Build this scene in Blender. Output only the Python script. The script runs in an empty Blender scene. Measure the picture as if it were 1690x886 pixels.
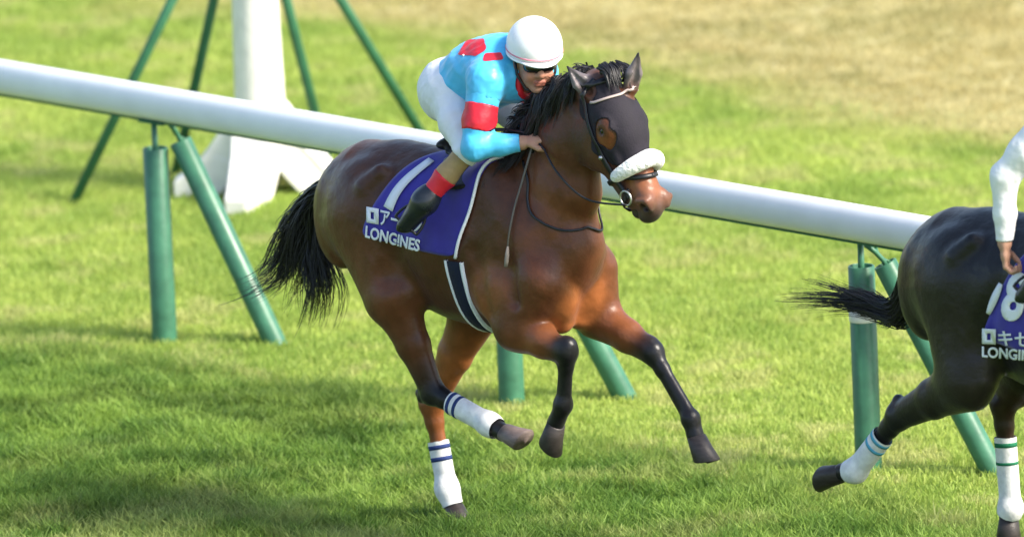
import bpy, bmesh, math, random
import numpy as np
from mathutils import Vector, Matrix
R_=math.radians
rng=np.random.default_rng(7)
random.seed(7)
sc=bpy.context.scene
col=sc.collection

# ------------------------------------------------------------------ camera, sky, sun, exposure
PITCH,ROLL,HEAD=R_(11.9),R_(2.5),R_(46)      # camera pitch and roll; heading of horses and rail
FPX=400*50.0; IW,IH=1690.0,886.0             # focal length in photo pixels
Dv=np.array([0,math.cos(PITCH),-math.sin(PITCH)])
R0=np.array([1.,0,0]); U0=np.cross(R0,Dv)
Rv=R0*math.cos(ROLL)-U0*math.sin(ROLL); Uv=U0*math.cos(ROLL)+R0*math.sin(ROLL)
FW=np.array([math.cos(HEAD),-math.sin(HEAD),0]); RT=np.array([-math.sin(HEAD),-math.cos(HEAD),0]); UP=np.array([0,0,1.])
CAM=np.array([0.03883920,-48.2639942,11.3490579])
camd=bpy.data.cameras.new('camera'); cam=bpy.data.objects.new('camera',camd); col.objects.link(cam)
camd.sensor_width=36; camd.lens=36*FPX/IW; camd.clip_end=2000; camd.clip_start=.5
Mx=Matrix(((Rv[0],Uv[0],-Dv[0],CAM[0]),(Rv[1],Uv[1],-Dv[1],CAM[1]),(Rv[2],Uv[2],-Dv[2],CAM[2]),(0,0,0,1)))
cam.matrix_world=Mx
camd.dof.use_dof=True; camd.dof.focus_distance=48.9; camd.dof.aperture_fstop=2.4
sc.camera=cam
SUN_AZ,SUN_EL=R_(62),R_(42)                   # azimuth measured from the camera side towards the right
sdir=Vector((math.sin(SUN_AZ)*math.cos(SUN_EL),-math.cos(SUN_AZ)*math.cos(SUN_EL),math.sin(SUN_EL)))
w=bpy.data.worlds.new('World'); sc.world=w; w.use_nodes=True
nt=w.node_tree; nt.nodes.clear()
sky=nt.nodes.new('ShaderNodeTexSky'); sky.sky_type='NISHITA'; sky.sun_disc=False
sky.sun_elevation=SUN_EL; sky.sun_rotation=math.atan2(sdir.x,sdir.y); sky.dust_density=2.0; sky.air_density=1.0
bg=nt.nodes.new('ShaderNodeBackground'); bg.inputs['Strength'].default_value=.15
wo=nt.nodes.new('ShaderNodeOutputWorld'); nt.links.new(sky.outputs[0],bg.inputs[0]); nt.links.new(bg.outputs[0],wo.inputs[0])
sl=bpy.data.lights.new('sun','SUN'); sl.energy=3.6; sl.angle=R_(12); sl.color=(1,.93,.80)
so=bpy.data.objects.new('sun',sl); col.objects.link(so); so.rotation_euler=sdir.to_track_quat('Z','Y').to_euler()
sc.view_settings.view_transform='Standard'; sc.view_settings.look='None'; sc.view_settings.gamma=1; sc.view_settings.exposure=1.06
sc.cycles.max_bounces=6; sc.cycles.use_denoising=True

# ------------------------------------------------------------------ helpers
def ray(x,y): return Dv+Rv*((x-IW/2)/FPX)+Uv*(-(y-IH/2)/FPX)
def ground(x,y,z=0):
    k=ray(x,y); return CAM+k*((z-CAM[2])/k[2])
def side(x,y,r):            # point on the vertical plane parallel to the rail, r metres to the right of the first horse's middle
    k=ray(x,y); Q=CAM+k*((r-CAM@RT)/(k@RT)); return Q
ORG=[np.zeros(3)]
def P(x,y,r,local=True):    # a point of the current horse, in that horse's own frame (x forward, y to its left, z up)
    o=ORG[0]; k=ray(x,y); Q=CAM+k*((r-(CAM-o)@RT)/(k@RT))-o
    return np.array([Q@FW,-(Q@RT),Q[2]])
def n3(v): v=np.asarray(v,float); return v/(np.linalg.norm(v)+1e-12)
def tag(o,label=None,cat=None,group=None,kind=None):
    for k,v in (('label',label),('category',cat),('group',group),('kind',kind)):
        if v: o[k]=v
    return o
def empty(name,loc=(0,0,0),rz=0):
    o=bpy.data.objects.new(name,None); col.objects.link(o); o.location=loc; o.rotation_euler=(0,0,rz); o.empty_display_size=.1; return o
def mesh_obj(name,V,F,mat,parent=None,smooth=True,colr=None,attr='col'):
    me=bpy.data.meshes.new(name); V=np.asarray(V,np.float32)
    if isinstance(F,np.ndarray):
        k=F.shape[1]; me.vertices.add(len(V)); me.vertices.foreach_set('co',V.ravel())
        me.loops.add(F.size); me.loops.foreach_set('vertex_index',F.astype(np.int32).ravel())
        me.polygons.add(len(F)); me.polygons.foreach_set('loop_start',np.arange(0,F.size,k,dtype=np.int32))
        me.update(calc_edges=True)
    else: me.from_pydata([tuple(map(float,v)) for v in V],[],F); me.update()
    if smooth: me.polygons.foreach_set('use_smooth',np.ones(len(me.polygons),bool))
    if colr is not None:
        a=me.color_attributes.new(attr,'FLOAT_COLOR','POINT')
        c=np.ones((len(V),4),np.float32); c[:,:3]=colr; a.data.foreach_set('color',c.ravel())
    me.materials.append(mat)
    o=bpy.data.objects.new(name,me); col.objects.link(o)
    if parent: o.parent=parent
    return o
def mat(name,color=(.5,.5,.5),rough=.5,spec=.5,attr=None,noise=0,nscale=20,bump=0,bscale=60,sheen=0,trans=0,var=None,coat=0,metal=0,stretch=(1,1,1)):
    m=bpy.data.materials.new(name); m.use_nodes=True; nt=m.node_tree; b=nt.nodes['Principled BSDF']; L=nt.links.new
    b.inputs['Roughness'].default_value=rough; b.inputs['Specular IOR Level'].default_value=spec; b.inputs['Metallic'].default_value=metal
    b.inputs['Sheen Weight'].default_value=sheen; b.inputs['Coat Weight'].default_value=coat; b.inputs['Coat Roughness'].default_value=.32
    tc=nt.nodes.new('ShaderNodeTexCoord'); mp=nt.nodes.new('ShaderNodeMapping'); mp.inputs['Scale'].default_value=stretch; L(tc.outputs['Object'],mp.inputs[0])
    if attr:
        a=nt.nodes.new('ShaderNodeAttribute'); a.attribute_name=attr; src=a.outputs['Color']
    else:
        a=nt.nodes.new('ShaderNodeRGB'); a.outputs[0].default_value=(*color,1); src=a.outputs[0]
    if noise:
        n=nt.nodes.new('ShaderNodeTexNoise'); n.inputs['Scale'].default_value=nscale; n.inputs['Detail'].default_value=5; L(mp.outputs[0],n.inputs[0])
        r=nt.nodes.new('ShaderNodeMapRange'); r.inputs[1].default_value=.3; r.inputs[2].default_value=.7; r.inputs[3].default_value=1-noise; r.inputs[4].default_value=1+noise; L(n.outputs[0],r.inputs[0])
        mx=nt.nodes.new('ShaderNodeVectorMath'); mx.operation='SCALE'; L(src,mx.inputs[0]); L(r.outputs[0],mx.inputs['Scale']); src=mx.outputs[0]
        r2=nt.nodes.new('ShaderNodeMapRange'); r2.inputs[3].default_value=max(0,rough-.12); r2.inputs[4].default_value=min(1,rough+.12); L(n.outputs[0],r2.inputs[0]); L(r2.outputs[0],b.inputs['Roughness'])
    L(src,b.inputs['Base Color'])
    if bump:
        n=nt.nodes.new('ShaderNodeTexNoise'); n.inputs['Scale'].default_value=bscale; n.inputs['Detail'].default_value=3; L(mp.outputs[0],n.inputs[0])
        bp=nt.nodes.new('ShaderNodeBump'); bp.inputs['Strength'].default_value=1; bp.inputs['Distance'].default_value=bump; L(n.outputs[0],bp.inputs['Height']); L(bp.outputs[0],b.inputs['Normal'])
    if trans:
        tr=nt.nodes.new('ShaderNodeBsdfTranslucent'); L(src,tr.inputs[0]); ms=nt.nodes.new('ShaderNodeMixShader'); ms.inputs[0].default_value=trans
        L(b.outputs[0],ms.inputs[1]); L(tr.outputs[0],ms.inputs[2]); L(ms.outputs[0],nt.nodes['Material Output'].inputs[0])
    return m

# ---- smooth implicit bodies: elliptical tapered limbs blended together, meshed as one surface
class Body:
    def __init__(s): s.p=[]
    def seg(s,A,B,ra,rb,k=.03,ca=None,cb=None,lat=(0,1,0),op='u',rw=None):
        A=np.asarray(A,float);B=np.asarray(B,float)
        ra=(ra,ra) if np.isscalar(ra) else ra; rb=(rb,rb) if np.isscalar(rb) else rb
        ax=B-A; L=np.linalg.norm(ax); ax=ax/L if L>1e-6 else np.array([1.,0,0])
        u=np.asarray(lat,float); u=u-ax*(u@ax)
        if np.linalg.norm(u)<1e-4: u=np.cross(ax,(0,0,1.)); 
        if np.linalg.norm(u)<1e-4: u=np.array([0,1.,0])
        u=n3(u); v=np.cross(ax,u)
        s.p.append(dict(A=A,B=B,L=L,ax=ax,u=u,v=v,ra=ra,rb=rb,k=k,ca=ca,cb=cb if cb is not None else ca,op=op,rw=rw,m=max(*ra,*rb)+(rw or 0)))
        return s
    def ball(s,C,r,k=.03,c=None,lat=(0,1,0),ax=(1,0,0),op='u'):  # ellipsoid: r=(along ax, lateral, third)
        if np.isscalar(r): r=(r,r,r)
        C=np.asarray(C,float); ax=n3(ax)
        s.seg(C-ax*1e-4,C+ax*1e-4,(r[1],r[2]),(r[1],r[2]),k,c,c,lat,op,rw=r[0]); return s
    def chain(s,pts,rad,k=.03,cols=None,lat=(0,1,0)):
        for i in range(len(pts)-1):
            s.seg(pts[i],pts[i+1],rad[i],rad[i+1],k,None if cols is None else cols[i],None if cols is None else cols[i+1],lat)
    @staticmethod
    def dist(q,X):
        d=X-q['A']; w=d@q['ax']; t=np.clip(w/max(q['L'],1e-9),0,1) if q['L']>1e-3 else np.zeros(len(X))
        over=w-t*q['L']
        ru=q['ra'][0]+(q['rb'][0]-q['ra'][0])*t; rv=q['ra'][1]+(q['rb'][1]-q['ra'][1])*t
        rw=q['rw'] if q['rw'] else np.minimum(ru,rv)
        a=d@q['u']; b=d@q['v']
        k0=np.sqrt((a/ru)**2+(b/rv)**2+(over/rw)**2); k1=np.sqrt((a/ru**2)**2+(b/rv**2)**2+(over/rw**2)**2)+1e-9
        return k0*(k0-1)/k1, t
    def ev(s,X,infl=0):
        X=np.asarray(X,float); D=np.full(len(X),10.)
        for q in s.p:
            d,_=s.dist(q,X); d=d-infl if q['op']=='u' else d
            D=s.blend(D,d,q)
        return D
    @staticmethod
    def blend(D,d,q):
        k=q['k']
        if q['op']=='u':
            h=np.clip(.5+.5*(D-d)/k,0,1); return D+(d-D)*h-k*h*(1-h)
        d=-d; h=np.clip(.5-.5*(D-d)/k,0,1); return D+(d-D)*h+k*h*(1-h)
    def grad(s,X,e=.004):
        return np.stack([s.ev(X+np.eye(3)[i]*e)-s.ev(X-np.eye(3)[i]*e) for i in range(3)],1)/(2*e)
    def normal(s,X):
        g=s.grad(X); return g/(np.linalg.norm(g,axis=1,keepdims=True)+1e-9)
    def project(s,X,off=0,it=6):
        X=np.array(X,float)
        for _ in range(it):
            g=s.grad(X); n2=(g**2).sum(1)+1e-6; X=X-g*((s.ev(X)-off)/np.maximum(n2,.3))[:,None]*.8
        return X
    def cast(s,O,D,off=0,far=.6,n=14):   # outermost surface crossing along O + D t by bisection (O inside)
        O=np.asarray(O,float); D=np.asarray(D,float); lo=np.zeros(len(O)); hi=np.full(len(O),far)
        for _ in range(n):
            m=(lo+hi)/2; v=s.ev(O+D*m[:,None])-off; lo=np.where(v<0,m,lo); hi=np.where(v<0,hi,m)
        return O+D*((lo+hi)/2)[:,None]
    def colour(s,X,base,sh=.012):
        X=np.asarray(X,float); W=np.zeros(len(X)); Cc=np.zeros((len(X),3)); base=np.asarray(base,float)
        for q in s.p:
            if q['op']!='u': continue
            d,t=s.dist(q,X); wt=np.exp(-np.clip(d,-.02,1)/sh); t=t[:,None]
            a=np.asarray(q['ca'] if q['ca'] is not None else base); b=np.asarray(q['cb'] if q['cb'] is not None else base)
            Cc+=wt[:,None]*(a*(1-t)+b*t); W+=wt
        return Cc/(W[:,None]+1e-30)
    def mesh(s,h=.008,infl=0,clip=None,pad=.03):
        us=[q for q in s.p if q['op']=='u']
        lo=np.min([np.minimum(q['A'],q['B'])-q['m'] for q in us],0)-pad-infl; hi=np.max([np.maximum(q['A'],q['B'])+q['m'] for q in us],0)+pad+infl
        if clip is not None: lo=np.maximum(lo,clip[0]); hi=np.minimum(hi,clip[1])
        n=np.ceil((hi-lo)/h).astype(int)+1
        G=np.full(n,.1,np.float32); ax=[lo[i]+np.arange(n[i])*h for i in range(3)]
        for q in s.p:
            m=q['m']+q['k']+.03+infl
            a=np.maximum(((np.minimum(q['A'],q['B'])-m-lo)/h).astype(int),0); b=np.minimum(np.ceil((np.maximum(q['A'],q['B'])+m-lo)/h).astype(int)+1,n)
            if np.any(b<=a): continue
            sl=tuple(slice(a[i],b[i]) for i in range(3))
            X=np.stack(np.meshgrid(*[ax[i][sl[i]] for i in range(3)],indexing='ij'),-1).reshape(-1,3)
            d,_=s.dist(q,X); d=(d-infl if q['op']=='u' else d).reshape(G[sl].shape)
            G[sl]=s.blend(G[sl],np.minimum(d,.1) if q['op']=='u' else d,q)
        return nets(G,lo,h)
def nets(G,lo,h):
    S=G<0; n=np.array(G.shape)
    c=[(i,j,k) for i in (0,1) for j in (0,1) for k in (0,1)]
    cnt=np.zeros(n-1,np.int8)
    for i,j,k in c: cnt+=S[i:n[0]-1+i,j:n[1]-1+j,k:n[2]-1+k]
    act=np.argwhere((cnt>0)&(cnt<8))
    vals={}
    for i,j,k in c: vals[(i,j,k)]=G[act[:,0]+i,act[:,1]+j,act[:,2]+k].astype(float)
    acc=np.zeros((len(act),3)); m=np.zeros(len(act))
    for a in c:
        for x in range(3):
            if a[x]==0:
                b=list(a); b[x]=1; b=tuple(b); va,vb=vals[a],vals[b]; cr=(va<0)!=(vb<0)
                t=np.where(cr,va/(va-vb+1e-20),0); p=np.tile(np.array(a,float),(len(act),1)); p[:,x]+=t
                acc+=p*cr[:,None]; m+=cr
    V=(act+acc/m[:,None])*h+lo
    idx=np.full(n-1,-1,np.int32); idx[act[:,0],act[:,1],act[:,2]]=np.arange(len(act))
    F=[]
    for x in range(3):
        y,z=(x+1)%3,(x+2)%3
        s0=[slice(None)]*3; s1=[slice(None)]*3; s0[x]=slice(0,-1); s1[x]=slice(1,None)
        A=S[tuple(s0)]; B=S[tuple(s1)]; e=np.argwhere(A!=B)
        e=e[(e[:,y]>0)&(e[:,z]>0)&(e[:,y]<n[y]-1)&(e[:,z]<n[z]-1)]
        inside=A[e[:,0],e[:,1],e[:,2]]
        def cell(dy,dz):
            q=e.copy(); q[:,y]-=dy; q[:,z]-=dz; return idx[q[:,0],q[:,1],q[:,2]]
        Q=np.stack([cell(1,1),cell(0,1),cell(0,0),cell(1,0)],1)
        Q[~inside]=Q[~inside][:,::-1]; F.append(Q)
    F=np.concatenate(F); F=F[(F>=0).all(1)]
    return V,F
def smooth_mesh(V,F,it=1,lam=.5):
    for _ in range(it):
        S=np.zeros_like(V); c=np.zeros(len(V))
        for a,b in ((0,1),(1,2),(2,3),(3,0)):
            np.add.at(S,F[:,a],V[F[:,b]]); np.add.at(S,F[:,b],V[F[:,a]]); np.add.at(c,F[:,a],1); np.add.at(c,F[:,b],1)
        V=V+lam*(S/np.maximum(c,1)[:,None]-V)
    return V
def keep(V,F,mask):           # keep faces whose vertices all satisfy mask
    f=F[mask[F].all(1)]; u,inv=np.unique(f,return_inverse=True); return V[u],inv.reshape(f.shape)
def vnorm(V,F):
    F=np.asarray(F); n=np.cross(V[F[:,2]]-V[F[:,0]],V[F[:,3]]-V[F[:,1]]); N=np.zeros_like(V)
    for k in range(4): np.add.at(N,F[:,k],n)
    return N/(np.linalg.norm(N,axis=1,keepdims=True)+1e-12)
def smooth_border(V,F,it=8):
    E=np.concatenate([F[:,[0,1]],F[:,[1,2]],F[:,[2,3]],F[:,[3,0]]]); n=len(V); k=E[:,0].astype(np.int64)*n+E[:,1]; kr=E[:,1].astype(np.int64)*n+E[:,0]; b=E[~np.isin(k,kr)]
    if len(b)==0: return V
    V=V.copy(); c=np.zeros(n); np.add.at(c,b.ravel(),1); m=c>0
    for _ in range(it):
        S=np.zeros_like(V); np.add.at(S,b[:,0],V[b[:,1]]); np.add.at(S,b[:,1],V[b[:,0]]); V[m]=V[m]*.4+.6*S[m]/c[m][:,None]
    return V
def shell(V,F,N,th):          # close an open sheet into a thin solid: V outer, V-N*th inner, rim joined
    V=smooth_border(V,F); n=len(V); W=np.concatenate([V,V-N*th]); Fi=F[:,::-1]+n
    E=np.concatenate([F[:,[0,1]],F[:,[1,2]],F[:,[2,3]],F[:,[3,0]]]); s={}
    for a,b in E: s[(a,b)]=1
    rim=[(b,a,a+n,b+n) for (a,b) in s if (b,a) not in s]
    return W,np.concatenate([F,Fi,np.array(rim,int).reshape(-1,4)])
def tube(pts,rad,ns=8,cap=True,closed=False):
    pts=np.asarray(pts,float); n=len(pts); rad=np.full(n,rad) if np.isscalar(rad) else np.asarray(rad)
    T=np.gradient(pts,axis=0); 
    if closed: T=np.roll(pts,-1,0)-np.roll(pts,1,0)
    T/=np.linalg.norm(T,axis=1,keepdims=True)+1e-9
    u=n3(np.cross(T[0],(0,0,1.) if abs(T[0][2])<.9 else (1.,0,0))); V=[]
    a=np.arange(ns)*2*math.pi/ns
    for i in range(n):
        u=n3(u-T[i]*(u@T[i])); v=np.cross(T[i],u)
        V.append(pts[i]+rad[i]*(np.cos(a)[:,None]*u+np.sin(a)[:,None]*v))
    V=np.concatenate(V); F=[]
    for i in range(n if closed else n-1):
        j=(i+1)%n
        for k in range(ns): F.append((i*ns+k,i*ns+(k+1)%ns,j*ns+(k+1)%ns,j*ns+k))
    if cap and not closed: F.append(tuple(range(ns))[::-1]); F.append(tuple((n-1)*ns+k for k in range(ns)))
    return V,F
def join(parts):
    V=[];F=[];n=0
    for v,f in parts: V.append(np.asarray(v,float)); F+= [tuple(int(i)+n for i in q) for q in f]; n+=len(v)
    return np.concatenate(V),F
def spline(pts,n=24):
    pts=np.asarray(pts,float); m=len(pts); out=[]
    for t in np.linspace(0,m-1-1e-6,n):
        i=int(t); u=t-i; p=[pts[max(0,min(m-1,i+k))] for k in (-1,0,1,2)]
        out.append(.5*((2*p[1])+(-p[0]+p[2])*u+(2*p[0]-5*p[1]+4*p[2]-p[3])*u*u+(-p[0]+3*p[1]-3*p[2]+p[3])*u**3))
    return np.array(out)
def strap(body,pts,width,off=.004,th=.004,n=30,closed=False,proj=True):   # a flat strap lying on a body
    C=spline(pts,n)
    if proj: C=body.project(C,off)
    N=body.normal(C); T=np.gradient(C,axis=0)
    if closed: T=np.roll(C,-1,0)-np.roll(C,1,0)
    T/=np.linalg.norm(T,axis=1,keepdims=True)+1e-9
    S=np.cross(N,T); S/=np.linalg.norm(S,axis=1,keepdims=True)+1e-9; w=width/2
    ring=[C-S*w,C-S*w+N*th,C+N*th*1.3,C+S*w+N*th,C+S*w,C-N*.003]; k=6
    V=np.stack(ring,1).reshape(-1,3); F=[]
    for i in range(n if closed else n-1):
        j=(i+1)%n
        for a in range(k): F.append((i*k+a,i*k+(a+1)%k,j*k+(a+1)%k,j*k+a))
    if not closed: F+= [tuple(range(k))[::-1],tuple((n-1)*k+a for a in range(k))]
    return V,F
def box(c,s,rot=None,bev=0):
    bm=bmesh.new(); bmesh.ops.create_cube(bm,size=1)
    bmesh.ops.scale(bm,vec=s,verts=bm.verts)
    if bev: bmesh.ops.bevel(bm,geom=list(bm.edges),offset=bev,segments=2,affect='EDGES')
    V=np.array([v.co[:] for v in bm.verts]); F=[tuple(v.index for v in f.verts) for f in bm.faces]; bm.free()
    if rot is not None: V=V@np.asarray(rot).T
    return V+np.asarray(c),F
def prism(poly,A,U,W,N,th):   # outline poly in plane (U,W) at A with thickness th along N
    n=len(poly); V=[A+U*a+W*b for a,b in poly]; V+= [v+N*th for v in V]
    return np.array(V),[tuple(range(n))[::-1],tuple(range(n,2*n))]+[(i,(i+1)%n,n+(i+1)%n,n+i) for i in range(n)]
def text_flat(s,bold=.0,cuts=.04,size=1.0):
    cu=bpy.data.curves.new('txt','FONT'); cu.body=s; cu.size=size; cu.offset=bold; cu.resolution_u=4
    o=bpy.data.objects.new('txt',cu); col.objects.link(o); bpy.context.view_layer.update()
    me=o.evaluated_get(bpy.context.evaluated_depsgraph_get()).to_mesh()
    bm=bmesh.new(); bm.from_mesh(me); bmesh.ops.triangulate(bm,faces=bm.faces)
    for _ in range(5):
        es=[e for e in bm.edges if e.calc_length()>cuts]
        if not es: break
        bmesh.ops.subdivide_edges(bm,edges=es,cuts=1); bmesh.ops.triangulate(bm,faces=bm.faces)
    bm.verts.index_update(); V=np.array([v.co[:2] for v in bm.verts]); F=[tuple(v.index for v in f.verts) for f in bm.faces]; bm.free()
    bpy.data.objects.remove(o); bpy.data.curves.remove(cu)
    return V,F

# ------------------------------------------------------------------ materials
M=dict(
 white_paint=mat('white_paint',(.80,.80,.80),.35,.4,noise=.05,nscale=6,bump=.0008,bscale=25),
 old_white=mat('old_white_paint',(.78,.76,.71),.5,.4,noise=.10,nscale=9,bump=.002,bscale=30),
 rail=mat('rail_plastic',(.78,.80,.84),.36,.5,noise=.06,nscale=4,bump=.0006,bscale=12),
 green=mat('green_pipe',(.042,.155,.09),.40,.5,noise=.22,nscale=11,bump=.0006,bscale=50),
 green_dark=mat('green_strut',(.03,.13,.065),.5,.4,noise=.16,nscale=11),
 steel=mat('steel',(.55,.55,.55),.35,.5,metal=.9,noise=.1),
 rubber=mat('black_leather',(.012,.012,.016),.38,.45,noise=.2,nscale=40,bump=.0008,bscale=90),
 hoof=mat('hoof_horn',(.035,.028,.026),.45,.4,noise=.3,nscale=25,bump=.001,bscale=70,stretch=(1,1,4)),
 hoof_pale=mat('hoof_worn',(.16,.12,.11),.5,.4,noise=.3,nscale=25,bump=.001,bscale=70,stretch=(1,1,4)),
 hair=mat('black_hair',(.010,.009,.011),.42,.5),
 eye=mat('dark_eye',(.008,.005,.004),.08,.6),
 cloth=mat('purple_cloth',(.040,.030,.29),.75,.25,noise=.15,nscale=14,bump=.004,bscale=9,sheen=.2),
 cloth_white=mat('white_print',(.74,.76,.82),.7,.25,noise=.05),
 wool=mat('white_sheepskin',(.84,.82,.78),.95,.1,noise=.10,bump=.010,bscale=70,sheen=.5),
 bandage=mat('white_bandage',(.70,.70,.70),.85,.15,noise=.14,nscale=30,bump=.0015,bscale=80),
 navy=mat('navy_band',(.03,.05,.16),.8,.15,noise=.1),
 green_band=mat('green_band',(.02,.16,.08),.8,.15,noise=.1),
 girth=mat('navy_girth',(.012,.016,.04),.7,.2,noise=.15,bump=.001),
 silk=mat('turquoise_silk',(.07,.47,.80),.42,.4,noise=.06,nscale=7,bump=.007,bscale=7,sheen=.15),
 red=mat('red_silk',(.62,.018,.035),.45,.4,noise=.08,bump=.008,bscale=12),
 white_silk=mat('white_cloth',(.78,.78,.80),.6,.3,noise=.04,bump=.010,bscale=10),
 breeches=mat('white_breeches',(.76,.77,.82),.6,.3,noise=.05,bump=.008,bscale=11),
 tan=mat('tan_boot',(.36,.24,.11),.55,.3,noise=.15,bump=.002),
 boot=mat('black_boot',(.012,.016,.022),.3,.5,noise=.2,bump=.001),
 helmet=mat('helmet_white',(.82,.82,.84),.28,.5,noise=.02,bump=.0015,bscale=7),
 pink=mat('pink_trim',(.62,.22,.28),.5,.3),
 goggle=mat('dark_goggles',(.01,.01,.012),.1,.6),
 skin=mat('skin',attr='col',rough=.55,spec=.35,bump=.0008,bscale=80),
 coat=mat('horse_coat',attr='col',rough=.40,spec=.34,noise=.20,nscale=16,bump=.0014,bscale=60,coat=.0,sheen=.05,stretch=(1,1,1)),
 browband=mat('browband_grey',(.42,.34,.32),.6,.3,noise=.1),
 hood=mat('dark_face_hood',(.020,.017,.024),.75,.25,noise=.2,nscale=30,bump=.001,bscale=120),
)

# ------------------------------------------------------------------ the ground and its grass
RA=R_(47.5); QN=np.array([math.sin(RA),math.cos(RA),0]); QD=np.array([math.cos(RA),-math.sin(RA),0])
RP0=ground(272,563); RP0[2]=0
def vnoise(x,y,s,seed):
    r=np.random.default_rng(seed); T=r.random((256,256)); x=x/s+1000; y=y/s+1000
    i=np.floor(x).astype(int); j=np.floor(y).astype(int); fx=x-i; fy=y-j; fx=fx*fx*(3-2*fx); fy=fy*fy*(3-2*fy)
    g=lambda a,b:T[a%256,b%256]
    return (g(i,j)*(1-fx)+g(i+1,j)*fx)*(1-fy)+(g(i,j+1)*(1-fx)+g(i+1,j+1)*fx)*fy
def fbm(x,y,s,seed): return (vnoise(x,y,s,seed)*.55+vnoise(x,y,s*.45,seed+1)*.28+vnoise(x,y,s*.2,seed+2)*.17)
def ss(a,b,x): t=np.clip((x-a)/(b-a),0,1); return t*t*(3-2*t)
TRACK_A=np.array([.12,.23,.038]); TRACK_B=np.array([.31,.45,.085]); TRACK_C=np.array([.42,.41,.17])
MOWN_A=np.array([.30,.42,.085]); MOWN_B=np.array([.52,.60,.150]); MOWN_C=np.array([.56,.54,.24])
TAN_A=np.array([.50,.43,.19]); TAN_B=np.array([.60,.53,.27]); TAN_C=np.array([.38,.35,.14])
def zones(x,y):
    q=(x-RP0[0])*QN[0]+(y-RP0[1])*QN[1]; wob=(fbm(x,y,1.1,5)-.5)
    tr=1-ss(-.75,-.15,q+wob*.9); dry=ss(4.9,6.1,q+wob*1.8+.12*x)
    return q,tr,dry
def grass_colour(x,y,rnd,r):
    q,tr,dry=zones(x,y); p=fbm(x,y,.55,11)[:,None]; p2=fbm(x,y,.22,31)[:,None]; p3=fbm(x,y,1.3,51)[:,None]
    T=TRACK_A+(TRACK_B-TRACK_A)*ss(.30,.70,.35*p+.65*p2+.25*(rnd[:,None]-.5)); T=T+(TRACK_C-T)*(.45*ss(.52,.66,p3*.55+p2*.45)); T=T*(1-.25*ss(.50,.70,fbm(x,y,.42,61)))[:,None]
    Mw=MOWN_A+(MOWN_B-MOWN_A)*ss(.25,.75,.45*p+.25*p2+.3*p3+.25*(rnd[:,None]-.5)); Mw=Mw+(MOWN_C-Mw)*(.6*ss(.55,.75,p2))
    D=TAN_C+(TAN_A-TAN_C)*ss(.2,.5,p+.2*(rnd[:,None]-.5)); D=D+(TAN_B-D)*ss(.5,.75,p2); 
    c=Mw+(T-Mw)*tr[:,None]; c=c+(D-c)*dry[:,None]
    return c*(1+r.normal(0,.10,(len(x),1)))
gm=mat('grass',attr='col',rough=.5,spec=.25,trans=.48)
def blades(name,x0,x1,y0,y1,dens,zone,label):
    n=int((x1-x0)*(y1-y0)*dens); x=rng.uniform(x0,x1,n); y=rng.uniform(y0,y1,n)
    q,tr,dry=zones(x,y)
    wsel={'track':tr,'mown':(1-tr)*(1-dry),'dry':dry}[zone]
    tuft=.7*fbm(x,y,.16,77)+.5*(fbm(x,y,.6,78)-.2); k=(rng.random(n)<wsel)&(rng.random(n)<.45+tuft)
    x,y=x[k],y[k]; tuft=tuft[k]; n=len(x); rnd=rng.random(n)
    hh={'track':.085,'mown':.040,'dry':.028}[zone]*(.45+1.1*tuft)*rng.uniform(.6,1.3,n)
    a=rng.uniform(0,2*math.pi,n); la=fbm(x,y,.14,91)*16+rng.normal(0,1.7,n); lean=hh*rng.uniform(.1,.85,n)
    wd={'track':.0036,'mown':.0036,'dry':.004}[zone]*rng.uniform(.7,1.4,n)
    ux,uy=np.cos(a)*wd,np.sin(a)*wd; dx,dy=np.cos(la)*lean,np.sin(la)*lean
    z0=np.full(n,-.004)
    def row(t,ws): 
        return np.stack([np.stack([x+dx*t*t-ux*ws,y+dy*t*t-uy*ws,z0+hh*(t-.18*t*t)],1),np.stack([x+dx*t*t+ux*ws,y+dy*t*t+uy*ws,z0+hh*(t-.18*t*t)],1)],1)
    rows=[row(0,1),row(.55,.8),row(1,.12)] if zone=='track' else [row(0,1),row(1,.3)]
    V=np.concatenate(rows,1); m=V.shape[1]; C=np.repeat(grass_colour(x,y,rnd,rng),m,0)
    b=np.arange(n)[:,None]*m; F=[b+np.array([[0,1,3,2]])]
    if m==6: F.append(b+np.array([[2,3,5,4]]))
    o=mesh_obj(name,V.reshape(-1,3),np.concatenate(F),gm,smooth=False,colr=np.clip(C,.005,.9))
    o['label']=label; o['category']='grass'; o['kind']='stuff'
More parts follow.
